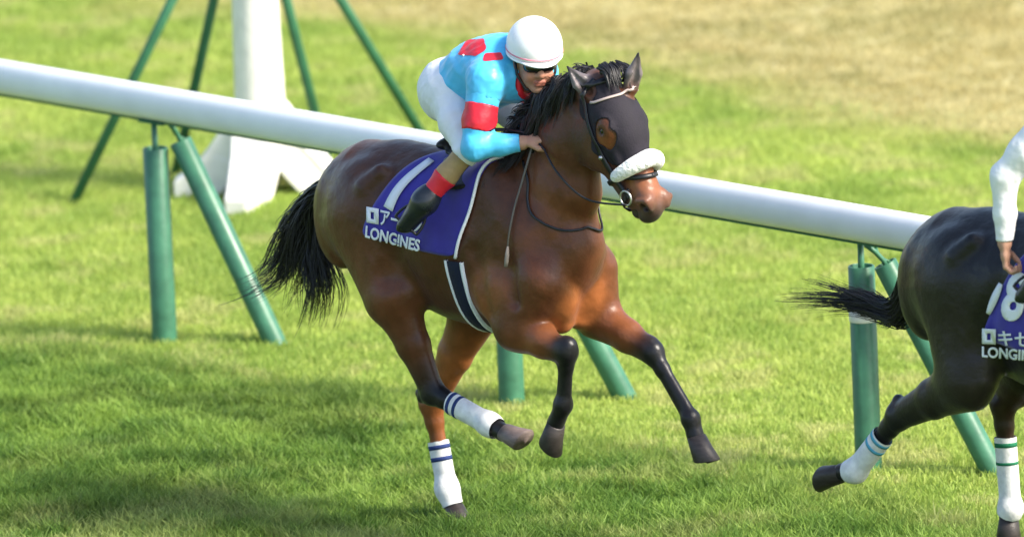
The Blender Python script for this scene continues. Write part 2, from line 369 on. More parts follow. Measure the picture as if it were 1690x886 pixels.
# ground sheet
def ground_mat():
    m=bpy.data.materials.new('turf_soil'); m.use_nodes=True; nt=m.node_tree; b=nt.nodes['Principled BSDF']; L=nt.links.new
    b.inputs['Roughness'].default_value=.9; b.inputs['Specular IOR Level'].default_value=.1
    g=nt.nodes.new('ShaderNodeNewGeometry')
    def dot(v,off):
        d=nt.nodes.new('ShaderNodeVectorMath'); d.operation='DOT_PRODUCT'; d.inputs[1].default_value=v; L(g.outputs['Position'],d.inputs[0])
        a=nt.nodes.new('ShaderNodeMath'); a.operation='ADD'; a.inputs[1].default_value=off; L(d.outputs['Value'],a.inputs[0]); return a.outputs[0]
    n=nt.nodes.new('ShaderNodeTexNoise'); n.inputs['Scale'].default_value=1.1; n.inputs['Detail'].default_value=6; L(g.outputs['Position'],n.inputs[0])
    n2=nt.nodes.new('ShaderNodeTexNoise'); n2.inputs['Scale'].default_value=7; n2.inputs['Detail'].default_value=8; L(g.outputs['Position'],n2.inputs[0])
    q=dot(tuple(QN),-float(RP0@QN))
    def step(a_,b_,amp):
        s=nt.nodes.new('ShaderNodeMath'); s.operation='MULTIPLY_ADD'; s.inputs[1].default_value=amp; s.inputs[2].default_value=-amp/2; L(n.outputs[0],s.inputs[0])
        t=nt.nodes.new('ShaderNodeMath'); t.operation='ADD'; L(s.outputs[0],t.inputs[0]); L(q,t.inputs[1])
        r=nt.nodes.new('ShaderNodeMapRange'); r.interpolation_type='SMOOTHSTEP'; r.inputs[1].default_value=a_; r.inputs[2].default_value=b_; L(t.outputs[0],r.inputs[0]); return r.outputs[0]
    def mixc(f,a,b_):
        mx=nt.nodes.new('ShaderNodeMix'); mx.data_type='RGBA'; L(f,mx.inputs['Factor'])
        for s,i in ((a,'A'),(b_,'B')):
            sk=[k for k in mx.inputs if k.name==i and k.type=='RGBA'][0]
            if isinstance(s,tuple): sk.default_value=(*s,1)
            else: L(s,sk)
        return [k for k in mx.outputs if k.type=='RGBA'][0]
    def two(a,b_):
        r=nt.nodes.new('ShaderNodeMapRange'); r.inputs[1].default_value=.35; r.inputs[2].default_value=.65; L(n2.outputs[0],r.inputs[0]); return mixc(r.outputs[0],a,b_)
    t=two(tuple(TRACK_A*.55),tuple(TRACK_B*.6)); mo=two(tuple(MOWN_A*.6),tuple(MOWN_B*.6)); d=two(tuple(TAN_C*.8),tuple(TAN_B*.8))
    c=mixc(step(-.75,-.15,.9),t,mo); c=mixc(step(4.9,6.1,1.8),c,d); L(c,b.inputs['Base Color'])
    bp=nt.nodes.new('ShaderNodeBump'); bp.inputs['Distance'].default_value=.02; L(n2.outputs[0],bp.inputs['Height']); L(bp.outputs[0],b.inputs['Normal'])
    return m
V,F=[],[]
S=700; V=[(-S,-S,0),(S,-S,0),(S,S,0),(-S,S,0)]
g=mesh_obj('ground',V,[(0,1,2,3)],ground_mat(),smooth=False); g['kind']='structure'
blades('turf_grass',-4.2,4.2,-3.2,5.8,13500,'track','long green turf growing over the racing track in front of the rail')
blades('mown_grass',-4.6,4.6,-2.5,14.5,7600,'mown','short yellow green grass either side of the white rail')
blades('dry_grass',-4.6,4.6,5.0,16.5,5000,'dry','dry straw coloured grass patch beyond the rail at the top')

# ------------------------------------------------------------------ the running rail and its posts
RH=1.08                                        # rail centre height
def rail_pt(s,off=0,z=0): return RP0+QD*s+QN*off+UP*z
r_=empty('rail',rail_pt(0,0,0)); tag(r_,'long white plastic running rail on green posts behind the galloping horse','rail')
n=24; a=np.arange(n)*2*math.pi/n; prof=np.stack([np.cos(a)*.052,np.sin(a)*.079],1)
Vr=[]; ss_=np.arange(-9,9.01,.5)
for s in ss_:
    c=rail_pt(s,0,RH)-RP0; Vr.append(c+prof[:,:1]*QN+prof[:,1:]*UP)
Vr=np.concatenate(Vr); Fr=[(i*n+k,i*n+(k+1)%n,(i+1)*n+(k+1)%n,(i+1)*n+k) for i in range(len(ss_)-1) for k in range(n)]
mesh_obj('tube',Vr,Fr,M['rail'],r_)
mesh_obj('underside_strip',*box(rail_pt(0,0,RH-.084)-RP0,(18,.02,.008),rot=np.stack([QD,QN,UP],1)),M['green_dark'],r_,smooth=False)
posts=[(272,563,470,567),(845,665,1050,655),(1434,776,1660,782)]
plab=['upright green pipe post under the rail behind the bay horse\'s tail','upright green pipe post behind the bay horse\'s front leg','upright green pipe post with a white tape band beside the dark horse\'s tail']
blab=['slanting green pipe brace crossed by the bay horse\'s black tail','slanting green pipe brace between the bay horse\'s two front legs','slanting green pipe brace behind the dark horse\'s hind legs']
def lathe(prof,ns=20):    # (r,z) profile
    V=[];F=[]
    for r,z in prof: V+= [(r*math.cos(t),r*math.sin(t),z) for t in np.arange(ns)*2*math.pi/ns]
    for i in range(len(prof)-1): F+= [(i*ns+k,i*ns+(k+1)%ns,(i+1)*ns+(k+1)%ns,(i+1)*ns+k) for k in range(ns)]
    return np.array(V),F
def hollow_pipe(R,L):
    return lathe([(R,-.1),(R,L-.003),(R-.003,L),(R-.008,L),(R-.009,L-.003),(R-.009,L-.12),(.001,L-.121)],24)
for i,(px,py,bx_,by_) in enumerate(posts[:3]):
    b=ground(px,py); b[2]=0; hp=RH-.079-.125
    if i==2: hp-=.0
    o=empty('rail_post',b); tag(o,plab[i],'post','green posts holding the rail')
    V,F=hollow_pipe(.056,hp); mesh_obj('pipe',V,F,M['green'],o)
    V,F=tube([(0,0,hp-.13),(0,0,RH-.079)],.014,10); mesh_obj('rod',V,F,M['green'],o)
    V,F=box((0,0,RH-.088),(.16,.05,.008),rot=np.stack([QD,QN,UP],1)); mesh_obj('bracket',V,F,M['green_dark'],o,smooth=False)
    if i==2:
        V,F=lathe([(.0575,hp-.235),(.0595,hp-.233),(.0595,hp-.185),(.0575,hp-.183)],24); mesh_obj('tape_band',V,F,M['white_paint'],o)
        # an offcut of tape sticking out
    f=ground(bx_,by_); f[2]=-.1
    t=rail_pt(float((b-RP0)@QD)+.085+.06*(i==2),.075,RH-.175)
    o=empty('rail_brace',(f[0],f[1],0)); tag(o,blab[i],'brace','slanting braces of the rail')
    ax=t-f; L=np.linalg.norm(ax); q=Vector(ax).to_track_quat('Z','Y').to_matrix(); q=np.array(q)
    V,F=hollow_pipe(.050,L); V=V@q.T+f-np.array([f[0],f[1],0]); mesh_obj('pipe',V,F,M['green'],o)
    top=t-np.array([f[0],f[1],0]); e=rail_pt(float((b-RP0)@QD)+.11,.0,RH-.088)-np.array([f[0],f[1],0])
    V,F=tube([top-n3(ax)*.1,top+n3(ax)*.012,(top+e)/2+UP*.01,e],.011,8); mesh_obj('rod',V,F,M['green'],o)
    V,F=tube(spline([top+QN*.03,top+UP*.02-QD*.02,top+UP*.045-QD*.045,top+UP*.08-QD*.05],10),.008,6); mesh_obj('hook',V,F,M['green_dark'],o)

# ------------------------------------------------------------------ white marker column with struts behind the rail
mc=ground(436,318); mc[2]=0
mk=empty('marker_column',mc); tag(mk,'tall white tapered marker column on splayed feet with green struts behind the rail','marker column')
V,F=lathe([(.128,.20),(.118,.45),(.109,.9),(.103,1.5),(.10,2.2),(.098,2.9),(.09,2.93),(.001,2.94)],32); mesh_obj('column',V,F,M['old_white'],mk)
def foot(ang,L=.40,zt=.43,w=.22):
    d=np.array([math.cos(ang),math.sin(ang),0]); s=np.array([-d[1],d[0],0])
    poly=[(.0,zt),(.095,zt),(.13,.39),(.25,.22),(L-.08,.12),(L,.075),(L,0),(.21,0),(.10,.13),(0,.13)]
    V,F=prism(poly,-s*w/2,d,UP,s,w)
    q=V@d; V=V-s[None]*((V@s)*np.clip((q-.1)/.4,0,1)*.50)[:,None]
    bm=bmesh.new(); vs=[bm.verts.new(v) for v in V]
    for f in F: bm.faces.new([vs[k] for k in f])
    bmesh.ops.recalc_face_normals(bm,faces=bm.faces); bmesh.ops.bevel(bm,geom=list(bm.edges),offset=.008,segments=2,affect='EDGES')
    V=np.array([v.co[:] for v in bm.verts]); F=[tuple(v.index for v in f.verts) for f in bm.faces]; bm.free(); return V,F
for ang in (R_(-104),R_(176),R_(-14),R_(76)):
    V,F=foot(ang,.52 if abs(math.cos(ang))<.5 else .42); mesh_obj('foot',V,F,M['old_white'],mk,smooth=False)
V,F=box((0,0,.27),(.22,.22,.30),bev=.02,rot=np.array([[math.cos(.3),-math.sin(.3),0],[math.sin(.3),math.cos(.3),0],[0,0,1]])); mesh_obj('hub',V,F,M['old_white'],mk,smooth=False)
for px,py in ((110,338),(284,292),(548,286),(731,264)):
    b=ground(px,py)-mc; b[2]=-.05; t=np.array([b[0]*.02,b[1]*.02,1.62]); u=n3(t-b)
    t=t-u*.06
    V,F=tube([b,t],.024,12); mesh_obj('strut',V,F,M['green_dark'],mk)
V,F=lathe([(.106,1.58),(.125,1.585),(.125,1.66),(.103,1.665)],24); mesh_obj('collar',V,F,M['green_dark'],mk)

# ------------------------------------------------------------------ horses
BASE_BLACK=np.array([.0055,.005,.007])
def mirror(p): p=np.array(p,float); p[1]*=-1; return p
def horse(root,K,colA,colB,colD,h=.008):
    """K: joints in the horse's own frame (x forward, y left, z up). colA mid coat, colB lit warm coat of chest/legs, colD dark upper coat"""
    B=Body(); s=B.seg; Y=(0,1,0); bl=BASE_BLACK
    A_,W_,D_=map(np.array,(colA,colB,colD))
    # trunk
    T=[(-.86,1.36,.10,.17),(-.72,1.37,.205,.245),(-.55,1.375,.250,.242),(-.36,1.355,.252,.268),(-.15,1.310,.258,.305),(.05,1.305,.243,.345),(.22,1.32,.215,.345),(.35,1.31,.180,.285),(.43,1.27,.140,.205)]
    for a,b in zip(T[:-1],T[1:]): s((a[0],0,a[1]),(b[0],0,b[1]),(a[2],a[3]),(b[2],b[3]),.05,D_ if a[0]<.3 else A_,D_ if b[0]<.3 else A_)
    B.ball((-.50,0,1.475),(.22,.12,.155),.08,D_)                    # croup
    B.ball((.10,0,1.56),(.24,.055,.10),.08,D_)                     # withers
    B.ball((-.05,.0,1.10),(.5,.17,.17),.08,D_*.8)
    for sg in (1,-1):
        B.ball((-.58,sg*.150,1.375),(.20,.118,.205),.05,D_)         # gluteals
        B.ball((-.80,sg*.10,1.30),(.12,.085,.20),.08,A_)          # hamstrings
        s((-.44,sg*.20,1.56),(-.50,sg*.235,1.50),.030,.028,.05,D_,D_)    # point of hip
        s((.10,sg*.135,1.56),(.39,sg*.128,1.22),(.075,.13),(.080,.115),.05,D_,A_)   # shoulder blade
        B.ball((.375,sg*.108,1.20),(.125,.085,.145),.028,A_)        # point of shoulder
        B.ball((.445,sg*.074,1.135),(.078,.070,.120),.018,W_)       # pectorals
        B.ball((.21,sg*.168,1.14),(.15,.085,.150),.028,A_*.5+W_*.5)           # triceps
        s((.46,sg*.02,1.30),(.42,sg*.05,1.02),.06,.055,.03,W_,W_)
    for q in B.p: q['A']=q['A']+np.array([-.04,0,0]); q['B']=q['B']+np.array([-.04,0,0])
    # neck
    nk=K['neck']; nr=K.get('neck_r',[(.140,.260),(.110,.190),(.088,.158),(.078,.135)])
    B.chain(nk,nr,.06,[W_*.6+A_*.4,A_,D_,D_])
    B.chain(K['crest'],[(.045,.06),(.04,.055),(.036,.05),(.034,.045)],.05,[bl]*4)
    # jugular groove side muscles
    for sg in (1,-1):
        s(nk[0]+np.array([.09,sg*.065,-.04]),nk[2]+np.array([.02,sg*.042,-.02]),.058,.045,.03,W_,A_)
    # head
    NF=np.array([.15,.065,.04]); EAR=np.array([.17,.145,.15]); po,hd=K['poll'],K['hd']; e1=n3(hd); e3=n3(np.cross(e1,(0,1,0))); e3=e3 if e3[2]>0 else -e3
    ly=np.array(K.get('hy',(0,1,0)),float)
    hp=lambda a,r,d: po+e1*a*1.02+ly*(-r)*1.12+e3*d*1.14
    F_=D_; MZ=np.array([.055,.035,.030])*K.get('mz',1)
    s(hp(-.02,0,-.035),hp(.14,0,-.01),(.086,.096),(.102,.100),.04,F_,F_,ly)
    s(hp(.10,0,.0),hp(.20,0,.005),(.098,.086),(.092,.080),.04,F_,A_,ly)
    s(hp(.17,0,.005),hp(.44,0,-.012),(.078,.072),(.050,.052),.03,A_,W_,ly)
    for sg in (1,-1):
        B.ball(hp(.165,sg*.052,-.095),(.125,.038,.122),.035,D_,ly,e1)        # cheek
        B.ball(hp(.150,sg*.082,.018),(.045,.024,.030),.02,F_,ly,e1); B.ball(hp(.175,sg*.080,-.012),(.040,.022,.034),.02,W_,ly,e1)          # brow
        s(hp(.20,sg*.072,-.01),hp(.34,sg*.055,-.02),.016,.010,.02,A_,A_,ly)  # facial crest
        s(hp(.22,sg*.040,-.10),hp(.44,sg*.026,-.072),.042,.030,.03,A_,MZ,ly)
        B.ball(hp(.475,sg*.038,.012),(.040,.028,.036),.018,NF,ly,e1)
        pass
        s(hp(.462,sg*.062,-.012),hp(.482,sg*.064,.026),.010,.008,.01,NF,NF); s(hp(.482,sg*.064,.026),hp(.512,sg*.046,.012),.008,.008,.01,NF,MZ)
        B.ball(hp(.157,sg*.107,.000),.016,.008,None,op='s'); s(hp(.135,sg*.097,.010),hp(.182,sg*.092,.014),.009,.008,.008,F_,F_); s(hp(.138,sg*.096,-.014),hp(.178,sg*.092,-.014),.007,.006,.008,F_,F_)
    s(hp(.42,0,-.020),hp(.50,0,-.022),(.054,.060),(.049,.052),.03,NF,MZ,ly)
    B.ball(hp(.520,0,-.045),(.030,.046,.036),.02,MZ,ly,e1)
    B.ball(hp(.485,0,-.088),(.030,.032,.020),.015,MZ,ly,e1)                  # chin
    for sg in (1,-1):
        s(hp(.462,sg*.058,-.012),hp(.480,sg*.060,.030),.010,.009,.01,NF,NF); s(hp(.480,sg*.060,.030),hp(.515,sg*.044,.018),.009,.009,.01,NF,MZ)
        B.ball(hp(.497,sg*.052,.002),(.019,.026,.020),.007,None,ly,n3(e1*.8+e3*.6),op='s')
    for sd,sg in (('R',1),('L',-1)):                                         # ears
        b,t=K['ear'+sd]; ax=n3(t-b); L=np.linalg.norm(t-b); fr=n3(K['earf'+sd])
        lat=n3(np.cross(fr,ax))
        s(b,b+ax*L*.45,(.034,.026),(.036,.024),.02,F_,EAR,lat); s(b+ax*L*.45,t,(.036,.024),(.006,.006),.012,EAR,bl,lat)
        s(b+ax*.02+fr*.026,t-ax*.015+fr*.010,(.020,.020),(.004,.008),.006,None,None,lat,op='s')
    # legs
    for sd,sg in (('R',-1),('L',1)):
        sh,el,kn,fe,pa,to=K['f'+sd]
        lt=Y
        s(sh,el,(.095,.12),(.08,.105),.05,A_,A_)
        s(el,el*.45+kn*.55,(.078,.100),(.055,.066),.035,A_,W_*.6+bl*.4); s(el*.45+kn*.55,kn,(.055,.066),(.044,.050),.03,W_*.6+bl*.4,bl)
        s(kn-n3(kn-fe)*-.02,kn-n3(fe-kn)*.035,(.041,.044),(.040,.044),.025,bl,bl)
        s(kn,kn+(fe-kn)*.25,(.040,.043),(.027,.034),.02,bl,bl); s(kn+(fe-kn)*.25,fe-(fe-kn)*.15,(.025,.033),(.026,.036),.02,bl,bl)
        B.ball(fe,(.038),.025,bl); s(fe,pa,(.033,.034),(.037,.037),.02,bl,bl); 
        bx=n3(np.cross(fe-kn,(0,1,0))); bx=bx if bx[0]>0 else -bx
        B.ball(fe-bx*.020,.022,.02,bl)
        hi,st,hk,fe,pa,to=K['h'+sd]
        s(hi,st,(.13,.21),(.095,.14),.07,A_,A_)
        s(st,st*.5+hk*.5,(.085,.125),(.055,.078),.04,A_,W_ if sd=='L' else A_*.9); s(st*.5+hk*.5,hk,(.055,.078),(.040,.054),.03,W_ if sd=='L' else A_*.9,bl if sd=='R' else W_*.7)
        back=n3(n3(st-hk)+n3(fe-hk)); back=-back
        hc=W_*.6 if sd=='L' else bl  # left hind leg painted in the sunlit coat colour, right kept dark
        s(hk+back*.015,hk+back*.055+n3(hk-fe)*.035,(.026,.032),(.022,.022),.03,hc,bl)
        s(hk+n3(st-hk)*.11+back*.015,hk+back*.05+n3(hk-fe)*.035,(.018,.022),(.015,.016),.02,hc,bl)  # tendon
        s(hk,hk+(fe-hk)*.2,(.043,.052),(.036,.042),.025,hc,hc); s(hk+(fe-hk)*.2,fe-(fe-hk)*.12,(.031,.038),(.030,.038),.02,hc,hc)
        B.ball(fe,.041,.02,bl); s(fe,pa,(.036,.036),(.038,.038),.02,bl,bl)
    # dock of the tail
    s(K['tail'][0],K['tail'][1],(.035,.035),(.02,.02),.04,bl,bl)
    # muscle furrows
    for sg in (1,-1):
        s((-.28,sg*.285,1.42),(-.40,sg*.28,1.15),.016,.012,.08,None,None,Y,'s')
        s((.27,sg*.250,1.36),(.31,sg*.235,1.12),.016,.012,.045,None,None,Y,'s'); s((.10,sg*.262,1.30),(.16,sg*.262,1.06),.014,.012,.05,None,None,Y,'s')
    s((.56,0,1.18),(.51,0,1.00),.020,.016,.03,None,None,Y,'s')
    V,F=B.mesh(h); V=smooth_mesh(V,F,2,.4)
    C=B.colour(V,A_)
    nv=(fbm(V[:,0]*1.0+V[:,1]*.6,V[:,2]+V[:,1]*.5,.09,23)-.5)[:,None]*.006
    nr2=fbm(V[:,0]*1.5+V[:,2]*.5,V[:,2]*.9-V[:,0]*.6+V[:,1]*1.3,.13,29); nv=nv+((1-np.abs(nr2-.5)*7).clip(-.6,1)*.0007)[:,None]; V=V+vnorm(V,F)*nv*ss(.95,1.15,V[:,2])[:,None]*(V[:,0]<.5)[:,None]
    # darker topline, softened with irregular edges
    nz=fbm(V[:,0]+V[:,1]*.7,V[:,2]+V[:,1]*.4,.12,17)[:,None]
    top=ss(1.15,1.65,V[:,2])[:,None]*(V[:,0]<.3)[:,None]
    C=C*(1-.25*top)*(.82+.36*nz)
    for sg in (1,-1):
        w_=np.exp(-(np.linalg.norm(V-hp(.497,sg*.047,.002),axis=1)/.024)**4)[:,None]; C=C*(1-w_)+np.array([.010,.006,.006])*w_
        w_=np.exp(-(np.linalg.norm(V-hp(.157,sg*.090,.000),axis=1)/.024)**4)[:,None]; C=C*(1-w_)+np.array([.012,.008,.007])*w_
    w_=np.exp(-(np.linalg.norm(V-hp(.525,0,-.060),axis=1)/.050)**4)[:,None]*.8; C=C*(1-w_)+np.array([.055,.042,.040])*w_
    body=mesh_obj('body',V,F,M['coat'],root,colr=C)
    return B,body,hp,e1,e3,ly
def hooves(root,K,mats=None):
    for key in ('fR','fL','hR','hL'):
        pa,to=K[key][-2],K[key][-1]; ax=n3(to-pa); L=np.linalg.norm(to-pa)
        fwd=K['hf'+key]; fwd=n3(fwd-ax*(np.dot(fwd,ax))); lat=np.cross(ax,fwd)
        V=[];F=[];ns=20
        rows=[(-.012,.038,.040,0),(.0,.043,.046,0),(.5,.050,.056,.010),(.97,.058,.068,.022),(1.0,.056,.066,.022),(1.0,.001,.001,.02)]
        for t,rl,rf,off in rows:
            for k in range(ns):
                a=2*math.pi*k/ns; c=math.cos(a); rr=rf if c>0 else rf*.72
                V.append(pa+ax*L*t*(1+.11*c)+fwd*(off+rr*c)*.93+lat*rl*.93*math.sin(a))
        for i in range(len(rows)-1): F+= [(i*ns+k,i*ns+(k+1)%ns,(i+1)*ns+(k+1)%ns,(i+1)*ns+k) for k in range(ns)]
        bm_fix('hoof',V,F,M['hoof_pale' if (mats and key in mats) else 'hoof'],root)
def bm_fix(name,V,F,m,parent,smooth=True):
    bm=bmesh.new(); vs=[bm.verts.new(tuple(map(float,v))) for v in V]
    for f in F:
        try: bm.faces.new([vs[int(k)] for k in f])
        except ValueError: pass
    bmesh.ops.recalc_face_normals(bm,faces=bm.faces)
    V=[v.co[:] for v in bm.verts]; bm.verts.index_update(); F=[tuple(v.index for v in f.verts) for f in bm.faces]; bm.free()
    return mesh_obj(name,V,F,m,parent,smooth)
def strands(name,parent,guides,n,r0,r1,spread,m,seed=1,wave=.02,ns=4,steps=14,lmin=.7):
    """hair locks: each follows a blend of neighbouring guide curves, with its own offset, length and wave"""
    r=np.random.default_rng(seed); parts=[]; G=[spline(g,steps) for g in guides]; nl=max(6,n//9)
    lk=[(r.random()*(len(G)-1),r.normal(0,1,3),r.normal(0,1,3),r.uniform(0,6.28,3),r.uniform(3,8),r.uniform(.3,1),r.uniform(lmin,1)) for _ in range(nl)]
    for i in range(n):
        u,o1,o2,ph,fq,wa_,L0=lk[i%nl]; a=int(u); b=min(a+1,len(G)-1); f=u-a; c=G[a]*(1-f)+G[b]*f
        t=np.linspace(0,1,steps)[:,None]; L=np.clip(L0*r.uniform(.75,1.08),.15,1)
        idx=t[:,0]*L*(steps-1); c=np.stack([np.interp(idx,np.arange(steps),c[:,k]) for k in range(3)],1)
        c=c+(o1*.75+r.normal(0,.8,3))*spread[0]*(1-t)+(o2*.95+r.normal(0,.5,3)*(1-.5*t))*spread[1]*t+wave*np.sin(t*fq+ph+r.normal(0,.25))*t*wa_
        rad=(r0+(r1-r0)*t[:,0])*r.uniform(.6,1.3)*np.minimum(1,(1.02-t[:,0])*6)
        parts.append(tube(c,np.maximum(rad,.0004),ns,cap=False))
    V,F=join(parts); return mesh_obj(name,V,np.array(F),m,parent)
def wrap(root,K,key,t0,t1,extra,stripes,smat,name='leg_wrap'):
    """bandage from t0 to t1 of the cannon, then over the fetlock; stripes: list of (t,width)"""
    hk,fe,pa=K[key][2],K[key][3],K[key][4]
    A=hk+(fe-hk)*t0; lat=(0,1,0)
    b=Body(); mid=hk+(fe-hk)*.85
    b.seg(A,mid,(.041,.048),(.039,.047),.02); b.ball(fe,.049,.03)
    if extra: b.seg(fe,fe+(pa-fe)*extra,(.045,.045),(.043,.043),.03)
    V,F=b.mesh(.006); ax=n3(fe-hk); 
    d=(V-A)@ax; k=d>0; V,F=keep(V,F,k)
    if extra:
        ax2=n3(pa-fe); k=(V-(fe+(pa-fe)*extra))@ax2<0; V,F=keep(V,F,k)
    V=smooth_border(V,F,6); o=mesh_obj(name,V,F,M['bandage'],root)
    for t,wd in stripes:
        c=hk+(fe-hk)*t; u=n3(np.cross(ax,lat)); v=n3(np.cross(u,ax)); n=28; Vs=[];Fs=[]; A_=np.arange(n)*2*math.pi/n; D_=np.cos(A_)[:,None]*u+np.sin(A_)[:,None]*v
        for z,rr in ((-wd/2,-.002),(-wd/2,.0012),(wd/2,.0012),(wd/2,-.002)): Vs+=list(b.cast(np.tile(c+ax*z,(n,1)),D_,rr,.12))
        for i in range(3): Fs+= [(i*n+q,i*n+(q+1)%n,(i+1)*n+(q+1)%n,(i+1)*n+q) for q in range(n)]
        bm_fix('stripe',Vs,Fs,smat,o)
    return o
def saddle_cloth(root,B,fr,bk,zb_f,zb_b,off=.012):
    """purple number cloth draped over the back; returns surface caster for print"""
    na,nf=64,26; O=[];Dn=[]
    def edge(s,a):     # a in -1..1 around, s 0 back..1 front
        f=bk[0]+(bk[1]-bk[0])*abs(a)+s*((fr[0]+(fr[1]-fr[0])*abs(a))-(bk[0]+(bk[1]-bk[0])*abs(a))); return f
    V=np.zeros((na+1,nf+1,3))
    for i in range(na+1):
        a=-1+2*i/na
        for j in range(nf+1):
            s=j/nf; f=edge(s,a); zb=zb_b+(zb_f-zb_b)*s; zc=1.30
            amax=math.pi/2-math.atan2(zb-zc,.30); th=a*amax
            O.append((f,0,zc)); Dn.append((0,-math.sin(th),math.cos(th)))
    X=B.cast(O,Dn,off); X=X.reshape(na+1,nf+1,3)
    rip=.004*np.sin(X[...,0]*38+X[...,2]*9)*np.clip((np.abs(np.linspace(-1,1,na+1))[:,None]-.5)*2,0,1)
    X[...,1]*=1+rip/.3
    V=X.reshape(-1,3); F=np.array([(i*(nf+1)+j,i*(nf+1)+j+1,(i+1)*(nf+1)+j+1,(i+1)*(nf+1)+j) for i in range(na) for j in range(nf)])
    N=B.normal(V); W,Fc=shell(V,F,N,.008)
    o=bm_fix('saddle_cloth',W,Fc,M['cloth'],root)
    # white piping along the front and bottom edges
    for nm,E in (('piping',X[:,nf]),):
        V2,F2=tube(spline(E,90),.0068,6); mesh_obj(nm,V2,F2,M['cloth_white'],o)
    return o,X
def print_on(cloth,B,name,V2,F2,m,frame,lift,th=.0):
    """map flat artwork on the right flank: frame(u,v)->(f,z) and cast sideways onto the cloth"""
    fz=np.array([frame(u,v) for u,v in V2]); O=np.stack([fz[:,0],np.zeros(len(fz)),fz[:,1]],1)
    # follow the barrel: cast from its axis through the side plane, keeps the print flat on the cloth
    D=np.tile((0.,-1.,0.),(len(fz),1)); X=B.cast(O,D,lift)
    X[:,1]*=1+.004*np.sin(X[:,0]*38+X[:,2]*9)*.5/.3
    o=mesh_obj(name,X,F2,m,cloth,smooth=True); 
    sol=o.modifiers.new('t','SOLIDIFY'); sol.thickness=.0015; sol.offset=0
    return o
def fit_text(txt,bold,quad,B,cloth,m,name='lettering',lift=.019,cuts=.12,italic=0):
    """quad: side-plane (f,z) of bottom-left, bottom-right, top-left"""
    V2,F2=text_flat(txt,bold,cuts); lo=V2.min(0); hi=V2.max(0); U=(V2-lo)/(hi-lo)
    bl,br,tl=map(np.array,quad)
    return print_on(cloth,B,name,U,F2,m,lambda u,v: bl+(br-bl)*u+(tl-bl)*v,lift)

# ---- the bay horse
H1=empty('horse',(0,0,0),-HEAD)
tag(H1,'bay racehorse galloping with number 1 cloth, white noseband and turquoise rider','horse','racehorses')
K={}
K['poll']=P(1000,150,0); mz=P(1080,338,0); K['hd']=mz-K['poll']
K['neck']=[np.array([.23,0,1.40]),P(928,298,0),P(938,225,0),P(956,180,0)]
K['crest']=[np.array([.16,0,1.66]),P(893,215,0),P(918,168,0),P(965,140,0)]
K['earR']=(P(975,155,.065),P(936,110,.115)); K['earL']=(P(1040,148,-.045),P(1054,88,-.055))
K['earfR']=(.75,-.65,.0); K['earfL']=(.9,-.3,.1)
K['fR']=[np.array([.36,-.14,1.20]),P(850,540,.17),P(935,583,.16),P(930,668,.15),P(917,698,.15),P(902,730,.15)]
K['fL']=[np.array([.37,.14,1.20]),P(985,520,-.15),P(1078,583,-.16),P(1140,690,-.16),P(1148,720,-.16),P(1160,762,-.16)]
K['hR']=[np.array([-.63,-.14,1.36]),P(650,492,.19),P(715,648,.15),P(808,700,.14),P(832,714,.14),P(862,736,.14)]
K['hL']=[np.array([-.63,.14,1.36]),P(790,500,-.17),P(712,668,-.15),P(738,806,-.14),P(748,834,-.14),P(759,873,-.14)]
K['hffR']=np.array([.4,0,-.9]); K['hffL']=np.array([1,0,0.2]); K['hfhR']=np.array([.45,0,.9]); K['hfhL']=np.array([1.,0,0])
K['tail']=[P(560,312,0),P(520,335,0)]
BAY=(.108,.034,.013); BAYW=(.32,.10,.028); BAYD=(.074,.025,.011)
B1,body1,hp,e1,e3,ly=horse(H1,K,BAY,BAYW,BAYD,.0075)
hooves(H1,K,('hR',))

